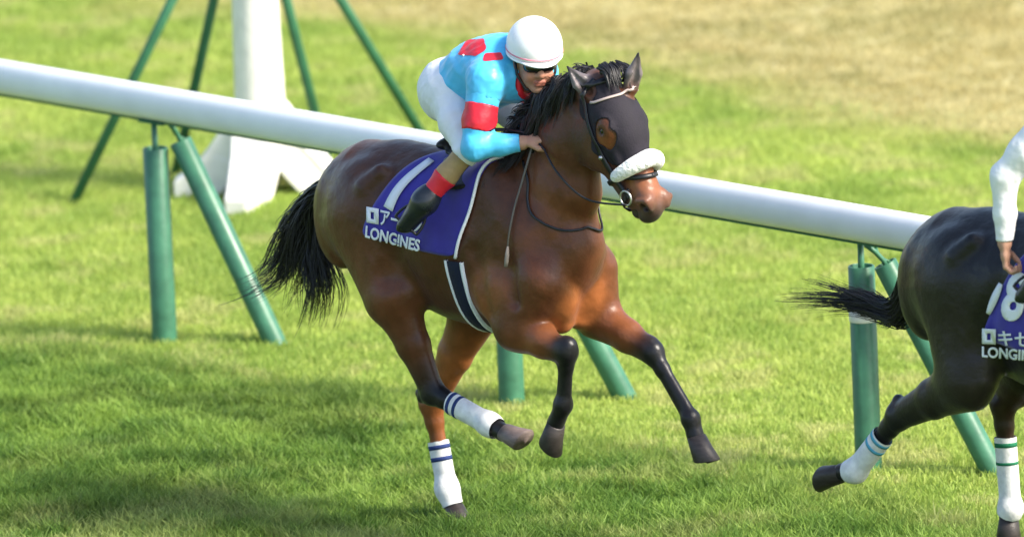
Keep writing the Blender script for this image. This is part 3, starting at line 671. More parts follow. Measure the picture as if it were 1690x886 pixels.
# ---- hair, tack and cloths of the bay horse
def face_kit(root,B,K,hp,e1,ly,hood=True,noseband=True):
    for sg in (1,-1):
        V,F=[],[]; c=hp(.157,sg*.083,.002); bm=bmesh.new(); bmesh.ops.create_uvsphere(bm,u_segments=16,v_segments=10,radius=.021)
        V=np.array([v.co[:] for v in bm.verts])+c; F=[tuple(v.index for v in f.verts) for f in bm.faces]; bm.free()
        mesh_obj('eye',V,F,M['eye'],root)
    pj=lambda a,r,d: hp(a,r,d)
    loc=lambda X: ((X-K['poll'])@e1/1.02, -((X-K['poll'])@ly)/1.12, (X-K['poll'])@n3(np.cross(e1,ly))*(1 if n3(np.cross(e1,ly))[2]>0 else -1)/1.14)
    if hood:
        lo=K['poll']-.35; hi=K['poll']+.45
        V,F=B.mesh(.0055,infl=.004,clip=(lo,hi)); a,r,d=loc(V)
        ok=(a>-.035)&(a<.315-.10*np.clip(-d*5,0,1))&(d>-.075-.02*np.sin(a*40))
        for sg in (1,-1): ok&=~((((a-.168+.25*(d))/.060)**2+((d-.004)/.042)**2<1+.25*np.sin(a*90+d*60))&(np.sign(r)==sg)&(abs(r)>.040))
        ok&=(d>-.25)
        for q_ in 'RL':
            eb,et=K['ear'+q_]; de=et-eb; tt=np.clip((V-eb)@de/(de@de),0,1); ok&=np.linalg.norm(V-(eb+tt[:,None]*de),axis=1)>.046
        V,F=keep(V,F,ok); V,F=shell(V,F,vnorm(V,F),.003); mesh_obj('face_hood',V,F,M['hood'],root)
    br=empty('bridle'); br.parent=root
    def st(name,pts,wd,m='rubber',n=34,off=.007,closed=False):
        V,F=strap(B,pts,wd,off,.004,n,closed); return mesh_obj(name,V,F,M[m],br)
    for sg in (1,-1):
        st('cheekpiece',[hp(-.045,sg*.05,.02),hp(.0,sg*.10,-.03),hp(.12,sg*.12,-.055),hp(.25,sg*.10,-.06),hp(.37,sg*.06,-.06),hp(.435,sg*.06,-.045)],.020)
        c=hp(.43,sg*.066,-.045); nr=B.normal(c[None])[0]; u=n3(np.cross(nr,e1)); v=np.cross(nr,u)
        c=c+nr*.010; V,F=tube([c+.030*(u*math.cos(t)+v*math.sin(t)) for t in np.arange(20)*math.pi/10],.0045,6,closed=True); mesh_obj('bit_ring',V,F,M['steel'],br)
        V,F=box(B.project(hp(.245,sg*.105,-.062)[None],.013)[0],(.016,.016,.016),bev=.003); mesh_obj('buckle',V,F,M['steel'],br)
    th=np.linspace(-1,1,9)
    st('browband',[hp(.045-.02*abs(x)**3,x*.125,.085*(1-abs(x)**2*1.1)+.01) for x in th],.010,'browband' if hood else 'rubber',off=.008)
    st('headpiece',[hp(-.035,x*.11,.09*(1-abs(x)**2)) for x in th],.022)
    # drop noseband round the jaw
    ring=[hp(.36+.03*math.cos(t),.075*math.sin(t),-.02+.085*math.cos(t)) for t in np.arange(0,2*math.pi,math.pi/6)]
    ring.append(ring[0]); st('noseband_strap',ring,.020,n=48)
    st('chin_strap',[hp(.40,.075,-.03),hp(.455,.05,-.10),hp(.46,0,-.125),hp(.455,-.05,-.10),hp(.40,-.075,-.03)],.016)
    if noseband:
        c=[B.project(hp(.325+.015*abs(x)**1.5,x*.095,.07*(1-x*x)-.055*abs(x))[None],.022)[0] for x in np.linspace(-1.0,1.0,13)]
        c=spline(c,40); V,F=tube(c,(.017+.020*np.sin(np.linspace(.12,math.pi-.12,40))**.7)*np.minimum(1,np.minimum(np.arange(40)+1.2,40.2-np.arange(40))/3.0)**.5,16)
        mesh_obj('sheepskin_noseband',V,F,M['wool'],br)
    return br
br1=face_kit(H1,B1,K,hp,e1,ly)
# mane blowing back from the crest
cr_=np.array([K['poll']+np.array([-.02,0,.01])]+[K['crest'][k] for k in (3,2,1,0)]); cr_=spline(cr_,7)
cr=B1.cast(cr_,np.tile(n3((-.75,0,.66)),(7,1)),-.004,.25)
gl=[];gr=[]
for i,c in enumerate(cr):
    z_=(.3,.3,.4,.7,1,1,.8)[i]; gl.append([c,c+z_*np.array([-.035,-.03,.000]),c+z_*np.array([-.07,-.06,-.03]),c+z_*np.array([-.09,-.085,-.08]),c+z_*np.array([-.10,-.10,-.14])])
    z_=(.6,.85,1.1,1.25,1.3,1.2,.8)[i]; q=np.array([c,c+z_*np.array([-.002,-.045,-.01]),c+z_*np.array([-.012,-.085,-.065]),c+z_*np.array([-.030,-.11,-.125]),c+z_*np.array([-.05,-.125,-.19])]); q[1:]=B1.project(q[1:],.010,4); gr.append(q)
strands('mane',H1,gl,620,.0050,.0008,(.014,.024),M['hair'],3,wave=.018,lmin=.4)
strands('mane',H1,gr,1300,.0050,.0008,(.011,.014),M['hair'],4,wave=.012,lmin=.5)
fl=[[hp(-.07,r,.070),hp(-.05,r*1.2,.092),hp(-.01,r*1.4,.098),hp(.035,r*1.6,.094)] for r in (-.045,-.02,0,.02,.045)]
strands('forelock',H1,fl,200,.0055,.001,(.008,.006),M['hair'],5,wave=.006)
tg=[[P(556,312,0),P(520,325,0),P(480,372,.0),P(435,432,.02),P(378,468,.05)],
    [P(556,312,0),P(520,328,0),P(488,380,.0),P(455,452,.02),P(388,482,.05)],
    [P(556,314,0),P(522,332,0),P(500,390,.0),P(485,450,.0),P(455,500,.02)],
    [P(556,316,0),P(524,338,0),P(512,400,.0),P(505,470,.0),P(480,530,.0)],
    [P(556,318,0),P(528,345,0),P(524,410,.0),P(530,480,.0),P(512,548,.0)],
    [P(556,318,0),P(535,345,0),P(536,410,.0),P(552,470,.0),P(538,520,.0)]]
strands('tail',H1,tg,1500,.0046,.0007,(.018,.026),M['hair'],9,wave=.050,steps=20,lmin=.6)
# cloth, print, girth
cl1,X1=saddle_cloth(H1,B1,(.16,.00),(-.30,-.53),1.265,1.300)
def sd(x,y,r=.30): q=P(x,y,r); return (q[0],q[2])
one=[]
n=14
for i in range(n+1):
    t=i/n; x=712+(640-712)*t-12*math.sin(t*math.pi)*1.0; y=263+(345-263)*t; w_=5.5+3.6*t
    one.append(((x-w_*.8,y-w_*.5),(x+w_*.8,y+w_*.5)))
V2=[p for pr in one for p in pr]; F2=[(2*i,2*i+1,2*i+3,2*i+2) for i in range(n)]
def cast_px(V2,F2,name,m,cloth,B,lift=.019,o=0):
    V=[]
    for x,y in V2:
        # walk along the sight line of that point until it meets the cloth surface
        ts=np.linspace(-.6,.6,241); Q=P(x,y,.30); d=ray(x,y); dl=n3(np.array([d@FW,-(d@RT),d[2]])); X=Q+dl*ts[:,None]
        e=B.ev(X)-lift; k=np.argmax(e<0); V.append(X[k-1]+(X[k]-X[k-1])*(e[k-1]/(e[k-1]-e[k]+1e-9)))
    V=np.array(V); V[:,1]*=1+.002/.3*np.sin(V[:,0]*38+V[:,2]*9)
    ob=mesh_obj(name,V,F2,m,cloth); so_=ob.modifiers.new('t','SOLIDIFY'); so_.thickness=.0015; so_.offset=0; return ob
def text_px(txt,bold,bl,br,tl,cloth,B,m=None,cuts=.15,name='lettering',lift=.0185,bow=0):
    V2,F2=text_flat(txt,bold,cuts); lo=V2.min(0); hi=V2.max(0); U=(V2-lo)/(hi-lo); bl,br,tl=map(np.array,(bl,br,tl))
    pts=[bl+(br-bl)*u+(tl-bl)*v+np.array([0,bow*u*(1-u)]) for u,v in U]
    return cast_px(pts,F2,name,m or M['cloth_white'],cloth,B,lift)
cast_px(V2,F2,'number',M['cloth_white'],cl1,B1)
text_px('LONGINES',.030,(602,392),(691,416),(604,372),cl1,B1)
# emblem box and the horse's name
def frame_px(c,w_,h_,sl,cloth,B,inner=.45):
    x,y=c; o=[(x,y),(x+w_,y+sl*w_),(x+w_,y+sl*w_-h_),(x,y-h_)]; m_=(np.mean(o,0)); q=[tuple(m_+(np.array(p)-m_)*inner*np.array([.6,1])) for p in o]
    return cast_px(o+q,[(0,1,5,4),(1,2,6,5),(2,3,7,6),(3,0,4,7)],'emblem',M['cloth_white'],cloth,B,.0185)
frame_px((605,367),20,26,.18,cl1,B1)
text_px('アーモン',.02,(627,371),(695,386),(628,346),cl1,B1,cuts=.3)
def girth(root,B,f0,wd,edge=.012,m='girth'):
    # a band round the barrel between the bottom edges of the cloth
    def ring(f,off,a0=1.72): 
        A=np.linspace(-math.pi,math.pi,73)+math.pi; A=A[(A>a0)&(A<2*math.pi-a0)]
        O=np.stack([np.full(len(A),f),np.zeros(len(A)),np.full(len(A),1.30)],1); D=np.stack([0*A,-np.sin(A),np.cos(A)],1); return B.cast(O,D,off)
    def band(fa,fb,off):
        r=[ring(fa,-.003),ring(fa,off),ring((fa+fb)/2,off+.001),ring(fb,off),ring(fb,-.003)]; n=len(r[0]); V=np.concatenate(r)
        return V,[(i*n+k,i*n+k+1,(i+1)*n+k+1,(i+1)*n+k) for i in range(4) for k in range(n-1)]
    g=bm_fix('girth',*band(f0-wd/2,f0+wd/2,.009),M[m],root)
    for sg in (-1,1): bm_fix('edge_tape',*band(f0+sg*wd/2-edge/2,f0+sg*wd/2+edge/2,.012),M['cloth_white'],g)
girth(H1,B1,-.015,.088)
# neck strap and breast loop
V,F=strap(B1,[P(855,262,.12),P(860,295,.17),P(872,335,.15),P(895,362,.11),P(935,380,.04),P(975,384,-.02),P(1003,372,-.09),P(1003,340,-.14),P(985,300,-.14)],.010,.004,.005,40); mesh_obj('neck_strap',V,F,M['rubber'],H1)
# leg wraps on the hind legs
wrap(H1,K,'hR',.30,1,.55,[(.36,.016),(.47,.016)],M['navy']); wrap(H1,K,'hL',.42,1,1.0,[(.50,.018),(.64,.018)],M['navy'])
# small racing saddle under the rider
def saddle(root,B):
    b=Body(); b.seg((-.20,0,1.655),(.02,0,1.665),(.10,.02),(.085,.018),.03); b.ball((.05,0,1.70),(.03,.07,.03),.03); b.ball((-.24,0,1.68),(.035,.11,.03),.03)
    for sg in (1,-1): b.seg((-.06,sg*.09,1.645),(-.02,sg*.225,1.555),(.14,.018),(.10,.012),.03,lat=(1,0,0))
    V,F=b.mesh(.008); mesh_obj('saddle',V,F,M['rubber'],root)
saddle(H1,B1)

# ------------------------------------------------------------------ riders
def crease(V,sc_,seed):      # soft ridges and hollows of loose cloth
    a=fbm(V[:,0]*.7+V[:,1]*.9,V[:,2]*1.5-V[:,1]*.6+V[:,0]*.5,sc_,seed); b=fbm(V[:,0]*1.5-V[:,2]*.8,V[:,1]*1.2+V[:,2]*.7,sc_*.8,seed+9)
    return (1-np.abs(a-.5)*5).clip(-1,1)*.5+(1-np.abs(b-.5)*5).clip(-1,1)*.5-.35
def rider(name_loc,J,colours,label,group=None,rot=-HEAD):
    """J: joints in the horse frame"""
    root=empty('person',name_loc,rot); tag(root,label,'person',group)
    SK=np.array([.42,.23,.155]); b=Body(); s=b.seg
    pe,ch,nkb,hd=J['pelvis'],J['chest'],J['neck'],J['head']; Y=(0,1,0)
    def core(b,inf=0,limbs='all'):
        s=b.seg
        s(pe,pe*.5+ch*.5,(.150,.115),(.135,.10),.05,lat=Y); s(pe*.5+ch*.5,ch,(.135,.10),(.165,.11),.05,lat=Y); s(ch,nkb,(.150,.095),(.075,.065),.05,lat=Y)
    core(b); fd=n3(J['face']); upv=n3(J['headup']); lat=np.cross(upv,fd)
    s(nkb,hd-upv*.05,(.058,.060),(.055,.058),.03,SK,SK)
    b.ball(hd+upv*.01-fd*.01,(.098,.078,.105),.02,SK,lat,fd); b.ball(hd+fd*.035-upv*.062,(.060,.058,.062),.03,SK,lat,fd)
    b.ball(hd+fd*.072-upv*.105,(.022,.026,.018),.02,SK,lat,fd)   # chin
    s(hd+fd*.092+upv*.008,hd+fd*.112-upv*.035,.009,.015,.012,SK,SK*np.array([1,.8,.75])); 
    for sg in (1,-1):
        b.ball(hd+fd*.104-upv*.038+lat*sg*.012,.009,.006,SK); b.ball(hd+lat*sg*.080-upv*.02,(.022,.008,.030),.006,SK*.95,lat,fd)
        b.ball(hd+fd*.078+lat*sg*.032+upv*.004,(.014,.020,.012),.008,None,lat,fd,'s'); b.ball(hd+fd*.068-upv*.045+lat*sg*.036,(.03,.025,.025),.02,SK*np.array([1.1,.85,.8]),lat,fd)
    lip=SK*np.array([.85,.45,.5]); s(hd+fd*.098-upv*.068-lat*.018,hd+fd*.098-upv*.068+lat*.018,.006,.006,.006,lip,lip); s(hd+fd*.094-upv*.080-lat*.015,hd+fd*.094-upv*.080+lat*.015,.007,.007,.006,lip,lip)
    for sd,sg in (('R',-1),('L',1)):
        sh,el,wr,hn=J['sh'+sd],J['el'+sd],J['wr'+sd],J['hn'+sd]
        s(ch*.3+sh*.7,sh,(.075,.075),(.062,.062),.05); s(sh,el,(.052,.052),(.040,.040),.03); s(el,el*.4+wr*.6,(.040,.040),(.032,.032),.02,SK,SK); s(el*.4+wr*.6,wr,(.034,.034),(.025,.030),.02,SK,SK)
        # hand: palm, four curled fingers, thumb from the side of the palm
        dh=n3(hn-wr); pn=n3(J['palm'+sd]); ac=n3(np.cross(dh,pn)); 
        s(wr,wr+dh*.05,(.030,.020),(.036,.017),.015,SK,SK,ac); kn0=wr+dh*.088
        s(wr+dh*.045,kn0,(.036,.017),(.039,.014),.012,SK,SK,ac)
        for i,(o,l) in enumerate(((-.031,.9),(-.0105,1.0),(.0105,.95),(.031,.78))):
            a0=kn0+ac*o; a1=a0+(dh*.75+pn*.65)*.040*l; a2=a1+(pn*.95-dh*.25)*.026*l; a3=a2+(-dh*.9+pn*.1)*.020*l
            s(wr+dh*.06+ac*o*.8,a0,.009,.0098,.005,SK,SK); s(a0,a1,.0098,.0092,.003,SK,SK); s(a1,a2,.0092,.0085,.003,SK,SK); s(a2,a3,.0085,.0075,.003,SK,SK)
        t0=wr+dh*.03-ac*.030; t1=t0+(dh*.6-ac*.6+pn*.45)*.040; t2=t1+(dh*.75+ac*.1+pn*.6)*.032; t3=t2+(dh*.4+ac*.6+pn*.5)*.020
        s(t0,t1,.013,.0115,.01,SK,SK); s(t1,t2,.0115,.010,.004,SK,SK); s(t2,t3,.010,.008,.004,SK,SK)
        hp_,kn,an,to=J['hp'+sd],J['kn'+sd],J['an'+sd],J['to'+sd]
        s(hp_,kn,(.084,.084),(.046,.046),.04); s(kn,an,(.038,.039),(.027,.029),.03); s(an,to,(.034,.030),(.030,.018),.02)
    V,F=b.mesh(.0045); C=b.colour(V,SK,.006); nz=fbm(V[:,0]*3,V[:,2]*3+V[:,1],.1,3)[:,None]; mesh_obj('body',V,F,M['skin'],root,colr=C*(.93+.14*nz))
    # shirt
    J_=J; c_main,c_band=colours['shirt'],colours['band']
    def cut(b,h,pred,name,m,parent=root,th=.004,disp=0):
        V,F=b.mesh(h)
        if disp: V=V+vnorm(V,F)*(crease(V,.17,41)*disp*1.5)[:,None]
        V,F=keep(V,F,pred(V)); V,F=shell(V,F,vnorm(V,F),th); return mesh_obj(name,V,F,m,parent)
    t=Body(); tp=pe+(ch-pe)*.10
    t.seg(tp,pe*.5+ch*.5,(.163,.125),(.155,.120),.05,lat=Y); t.seg(pe*.5+ch*.5,ch,(.155,.120),(.180,.125),.06,lat=Y); t.seg(ch,nkb*.8+ch*.2,(.165,.112),(.095,.088),.05,lat=Y); t.seg(nkb*.8+ch*.2,nkb+n3(nkb-ch)*.06,(.090,.085),(.075,.072),.03,lat=Y)
    bk=J.get('backn'); 
    if bk is not None: t.ball(pe*.32+ch*.68+bk*.062,(.20,.155,.095),.07,None,Y,n3(ch-pe))
    axs=n3(ch-pe)
    for sd in 'RL':
        sh,el=J['sh'+sd],J['el'+sd]; t.seg(ch*.35+sh*.65,sh,(.082,.085),(.072,.072),.06); t.seg(sh,sh*.35+el*.65,(.070,.070),(.058,.058),.04)
    def segd(V,a,b_):
        d=b_-a; q=np.clip((V-a)@d/(d@d),0,1); return np.linalg.norm(V-(a+q[:,None]*d),axis=1),(V-a)@d/(d@d)
    def shp(V):
        ok=((V-tp)@axs>-.02)&((V-nkb)@n3(nkb-ch)<.045); dt,_=segd(V,pe,nkb)
        for q in 'RL':
            da,ta=segd(V,J['sh'+q],J['el'+q]); ok&=~((da<.12)&(ta>.30)&(da<dt))
        return ok
    sh_=cut(t,.0065,shp,'shirt',M[c_main],disp=.006)
    for sd in 'RL':
        sh,el,wr=J['sh'+sd],J['el'+sd],J['wr'+sd]; L=np.linalg.norm(el-sh); u=n3(el-sh)
        a=Body(); a.seg(sh,sh+(el-sh)*.62,(.074,.076),(.062,.062),.03); a.seg(sh+(el-sh)*.62,el,(.062,.062),(.052,.052),.03); 
        v=n3(wr-el); Lw=np.linalg.norm(wr-el)
        a.seg(el,el+(wr-el)*.55,(.053,.053),(.044,.044),.03); a.seg(el+(wr-el)*.55,wr,(.044,.044),(.032,.035),.02)
        def arm_t(V):   # position along the sleeve: 0..1 upper arm, 1..2 forearm
            t1=np.clip((V-sh)@u/L,-.3,1); t2=np.clip((V-el)@v/Lw,0,1.4); d1=np.linalg.norm(V-(sh+u*L*np.clip(t1,0,1)[:,None]),axis=1); d2=np.linalg.norm(V-(el+v*Lw*t2[:,None]),axis=1)
            return np.where(d1<d2,t1,1+t2)
        V,F=a.mesh(.006); V=V+vnorm(V,F)*(crease(V,.16,43)*.005)[:,None]
        at=arm_t(V); b0,b1=colours.get('bandpos',(.40,.78))
        for nm,lo_,hi_,mm in (('sleeve',-.28,b0,c_main),('arm_band',b0,b1,c_band),('sleeve',b1,1.96,c_main)):
            if c_band==c_main:
                if nm=='arm_band': continue
                if lo_<.35: lo_,hi_=-.28,1.96
                else: continue
            V1,F1=keep(V,F,(at>=lo_-.035)&(at<=hi_)); 
            if len(F1)==0: continue
            V1=V1+vnorm(V1,F1)*(.0015 if nm=='arm_band' else 0); V1,F1=shell(V1,F1,vnorm(V1,F1),.004); mesh_obj(nm,V1,F1,M[mm],sh_)
    # collar
    V,F=tube([nkb+n3(nkb-ch)*.040+.074*(np.array(Y)*math.cos(q)+n3(np.cross(Y,n3(nkb-ch)))*.95*math.sin(q)) for q in np.arange(20)*math.pi/10],.016,8,closed=True); mesh_obj('collar',V,F,M[colours['collar']],sh_)
    # breeches
    g=Body(); g.seg(pe-axs*.02,pe+(ch-pe)*.25,(.165,.130),(.150,.118),.05,lat=Y)
    for sd,sg in (('R',-1),('L',1)):
        hp_,kn,an=J['hp'+sd],J['kn'+sd],J['an'+sd]; g.ball(pe*.5+hp_*.5+(-axs*.03),(.13,.10,.125),.06,None,Y,axs)
        g.seg(hp_,hp_*.5+kn*.5,(.096,.102),(.080,.080),.06); g.seg(hp_*.5+kn*.5,kn,(.080,.080),(.054,.054),.03); g.seg(kn,kn+(an-kn)*.30,(.052,.052),(.045,.045),.03)
    def bp(V):
        dt,_=segd(V,pe,ch); dl=np.minimum(segd(V,J['hpR'],J['knR'])[0],segd(V,J['hpL'],J['knL'])[0])
        ok=~(((V-pe)@axs>np.linalg.norm(ch-pe)*.28)&(dt-.04<dl))
        for sd in 'RL':
            kn,an=J['kn'+sd],J['an'+sd]; ok&=~(((V-kn)@n3(an-kn)>np.linalg.norm(an-kn)*.16)&(np.linalg.norm(V-(kn+(an-kn)*.3),axis=1)<.12))
        return ok
    cut(g,.0065,bp,'breeches',M[colours['breeches']],disp=.004)
    for sd in 'RL':
        kn,an,to=J['kn'+sd],J['an'+sd],J['to'+sd]; L=np.linalg.norm(an-kn); u=n3(an-kn)
        q=Body(); q.seg(kn,kn+(an-kn)*.5,(.045,.046),(.041,.043),.03); q.seg(kn+(an-kn)*.5,an,(.041,.043),(.036,.038),.03)
        V,F=q.mesh(.006); tt=(V-kn)@u/L
        V1,F1=keep(V,F,(tt>.06)&(tt<.56)); V1,F1=shell(V1,F1,vnorm(V1,F1),.004); mesh_obj('boot_top',V1,F1,M['tan'],root)
        V1,F1=keep(V,F,(tt>.52)&(tt<.88)); V1=V1+vnorm(V1,F1)*.003; V1,F1=shell(V1,F1,vnorm(V1,F1),.004); mesh_obj('ankle_band',V1,F1,M['red'],root)
        f=Body(); d=n3(to-an); f.seg(kn+(an-kn)*.90,an,(.047,.050),(.047,.050),.03); hl=an+u*.035-d*.035; f.seg(an,hl,(.050,.052),(.044,.042),.02); f.seg(an+u*.02,to-d*.02,(.052,.050),(.050,.034),.03); f.seg(hl+u*.012,to+u*.004,(.034,.012),(.042,.012),.02)
        V,F=f.mesh(.006); mesh_obj('boot',V,F,M['boot'],root)
        # stirrup iron and leather
        sc_=an*.35+to*.65+u*.03; w1=n3(np.cross(d,u)); V,F=tube([sc_+w1*.058*math.cos(z)-u*(.095*max(0,math.sin(z)))+u*.010*(1 if math.sin(z)<0 else 0) for z in np.arange(24)*math.pi/12],.006,8,closed=True); st_=mesh_obj('stirrup',V,F,M['rubber'],root)
        V,F=tube([sc_-u*.095,sc_-u*.22+w1*(.0)],.007,6); mesh_obj('stirrup_leather',V,F,M['rubber'],root)
    # helmet with brim, trim and chin strap, goggles
    hs=1.0; hc=hd+upv*.056-fd*.004
    h=Body(); h.ball(hc,(.130,.114,.120),.01,None,lat,fd)
    V,F=h.mesh(.005); ud=(V-hc)@upv; fdv=(V-hc)@fd
    V1,F1=keep(V,F,ud>-.030-.012*(fdv/.12)); V1,F1=shell(V1,F1,vnorm(V1,F1),.012); hm=mesh_obj('helmet',V1,F1,M['helmet'],root)
    def rim(z,r,off=0): 
        return [hc+upv*(-.030-.012*math.cos(q)*1.1+z)+ (fd*.130*math.cos(q)+lat*.114*math.sin(q))*math.sqrt(max(0,1-((z-.030)/.120)**2))*r for q in np.arange(40)*math.pi/20]
    V,F=tube(rim(.018,1.0),.0034,6,closed=True); mesh_obj('trim_stripe',V,F,M['pink'],hm)
    V,F=tube(rim(0,1.0),.0055,6,closed=True); mesh_obj('rim',V,F,M['helmet'],hm)
    pk=[];n=15
    for i in range(n):
        q=-1.15+2.3*i/(n-1); e=math.cos(q*1.35)*.030
        base=hc+upv*(-.028-.012*math.cos(q))+(fd*.126*math.cos(q)+lat*.108*math.sin(q)); o_=base+(fd*.9+0*lat)*max(e,0)-upv*(.012*max(e,0)/.030)*.6
        pk+= [base+upv*.005,o_+upv*.002,o_-upv*.003,base-upv*.004]
    F=[(i*4+k,i*4+(k+1)%4,(i+1)*4+(k+1)%4,(i+1)*4+k) for i in range(n-1) for k in range(4)]+[(0,1,2,3),tuple((n-1)*4+k for k in (3,2,1,0))]
    bm_fix('peak',pk,F,M['helmet'],hm)
    for sg in (1,-1):
        V,F=tube([hd+lat*sg*.085+upv*.0+fd*.02,hd+lat*sg*.080-upv*.05+fd*.03,hd+lat*sg*.05-upv*.105+fd*.055,hd-upv*.128+fd*.065],.006,6); mesh_obj('chin_strap',V,F,M['rubber'],hm)
    # black skull cap liner under the helmet
    V,F=h.mesh(.006); hd_=(V-hd); k=((hd_@upv)<.03)&((hd_@upv)>-.045)&((hd_@fd)<.025); V=hc+(V-hc)*np.array([.80]); V,F=keep(V,F,k); 
    if len(F): V,F=shell(V,F,vnorm(V,F),.004); mesh_obj('liner',V,F,M['rubber'],hm)
    gb=Body(); gb.seg(hd+fd*.080-upv*.004-lat*.040,hd+fd*.080-upv*.004+lat*.040,(.030,.026),(.030,.026),.01,lat=fd); gb.ball(hd+fd*.094-upv*.004,(.020,.03,.022),.02,None,lat,fd)
    V,F=gb.mesh(.004); mesh_obj('goggles',V,F,M['goggle'],root)
    V,F=tube([hd+fd*.06*math.cos(q)*1.45+lat*.088*math.sin(q)+upv*.008 for q in np.linspace(1.0,2*math.pi-1.0,30)],.008,6); mesh_obj('goggle_strap',V,F,M['rubber'],root)
    return root,t,sh_
J=dict(pelvis=P(752,142,0)+np.array([.02,0,0]),chest=P(838,118,0),neck=P(866,128,0),head=P(882,98,.01),face=(.84,-.50,-.12),headup=(.12,-.04,.99),
 shR=P(803,132,.17),elR=P(783,243,.27),wrR=P(862,236,.13),hnR=P(890,228,.08),palmR=(.1,.5,-.8),
 shL=P(888,120,-.17),elL=P(850,195,-.20),wrL=P(880,200,-.07),hnL=P(905,200,-.04),palmL=(.1,-.5,-.8),
 hpR=P(746,158,.10),knR=P(772,248,.22),anR=P(703,330,.345),toR=P(668,376,.37),
 hpL=P(752,158,-.10),knL=P(800,262,-.22),anL=np.zeros(3),toL=np.zeros(3),backn=np.array([-.35,0,.94]))
J['knL']=mirror(J['knR']);J['anL']=mirror(J['anR']);J['toL']=mirror(J['toR']);J['hpL']=mirror(J['hpR'])
for k_ in ('pelvis','chest','neck','head','shR','elR','wrR','shL','elL','wrL','hpR','knR','anR','toR'): print(k_,np.round(J[k_],2))
r1,t1,shirt1=rider((0,0,0),J,dict(shirt='silk',band='red',collar='red',breeches='breeches'),'rider in turquoise shirt with red arm bands and white helmet crouched on bay horse','riders')

# red blocks with white slashes across the shoulders, on the shirt back
SVt=np.array([v.co[:] for v in shirt1.data.vertices]); SFt=np.array([f.vertices[:] for f in shirt1.data.polygons]); SFt=SFt[:len(SFt)//2]
Wv=FW*SVt[:,:1]-RT*SVt[:,1:2]+UP*SVt[:,2:]-CAM; zz=Wv@Dv; SX=IW/2+FPX*(Wv@Rv)/zz; SY=IH/2-FPX*(Wv@Uv)/zz; SN=vnorm(SVt,SFt); vd=n3(Wv.mean(0)); SNw=FW*SN[:,:1]-RT*SN[:,1:2]+UP*SN[:,2:]; face_=(SNw@vd)<.05
def inside(poly,x,y):
    c=np.zeros(len(x),bool); n=len(poly)
    for i in range(n):
        (x0,y0),(x1,y1)=poly[i],poly[(i+1)%n]; k=((y0>y)!=(y1>y)); c^=k&(x<(x1-x0)*(y-y0)/(y1-y0+1e-9)+x0)
    return c
for poly in ([(754,92),(770,66),(800,64),(806,82),(786,94)],[(794,104),(799,88),(829,86),(832,100)]):
    k=inside(poly,SX,SY)&face_; V,F=keep(SVt,SFt,k)
    lab=np.arange(len(V))
    for _ in range(60):
        m=lab[F].min(1)
        for c in range(4): np.minimum.at(lab,F[:,c],m)
    big=np.bincount(lab[F[:,0]]).argmax(); V,F=keep(V,F,lab==big)
    if len(F)>3:
        N=vnorm(V,F); V=smooth_border(V,F,5)+N*.0022; mesh_obj('red_block',V,F,M['red'],shirt1)
for x0 in (766,782):
    L=[]
    for t in np.linspace(0,1,9):
        d2=(SX-(x0+14*t))**2+(SY-(93-24*t))**2+1e5*(~face_); k=np.argsort(d2)[:4]; L.append((SVt[k]+SN[k]*.0065).mean(0))
    V,F=tube(spline(L,16),.0052,6); mesh_obj('white_slash',V,F,M['cloth_white'],shirt1)
# reins, from the bit to the hands
hR=J['hnR']; hL=J['hnL']; bR=hp(.455,.075,-.055); bL=hp(.455,-.075,-.055)
for b_,h_,sg in ((bR,hR,-1),(bL,hL,1)):
    pts=[b_,b_*.7+h_*.3+np.array([-.02,sg*.06,-.05]),b_*.35+h_*.65+np.array([0,sg*.075,-.03]),h_]
    C=spline(pts,30); e=B1.ev(C); Nn=B1.normal(C); C=C+Nn*np.maximum(.008-e,0)[:,None]
    V,F=tube(C,.0045,6); mesh_obj('rein',V,F,M['rubber'],br1)
V,F=tube(spline([hR,hR+np.array([-.07,-.01,.015]),hR+np.array([-.16,-.03,.02]),hR+np.array([-.22,-.03,.015])],14),.008,6); mesh_obj('rein_end',V,F,M['rubber'],br1)
# whip held along the shoulder
wa,wb=hR+np.array([-.01,-.015,.0]),P(834,440,.24); C=spline([wa,(wa+wb)/2+np.array([0,-.03,0]),wb],16); C=B1.project(C,.016,2)*np.linspace(0,1,16)[:,None]+C*np.linspace(1,0,16)[:,None]
wo_=empty('whip',(0,0,0),-HEAD); tag(wo_,'thin grey riding whip hanging from the turquoise rider\'s hand along the bay shoulder','whip')
V,F=tube(C,np.linspace(.006,.003,16),6); mesh_obj('shaft',V,F,mat('whip_grey',(.10,.09,.08),.4,.4,noise=.1),wo_)
V,F=tube(C[12:],np.array([.005,.012,.012,.010]),4); mesh_obj('flap',V,F,mat('whip_flap',(.26,.22,.19),.6,.3,noise=.1),wo_)
V,F=tube([wa+n3(wa-wb)*.05,wa-n3(wa-wb)*.06],.010,8); mesh_obj('handle',V,F,M['rubber'],wo_)

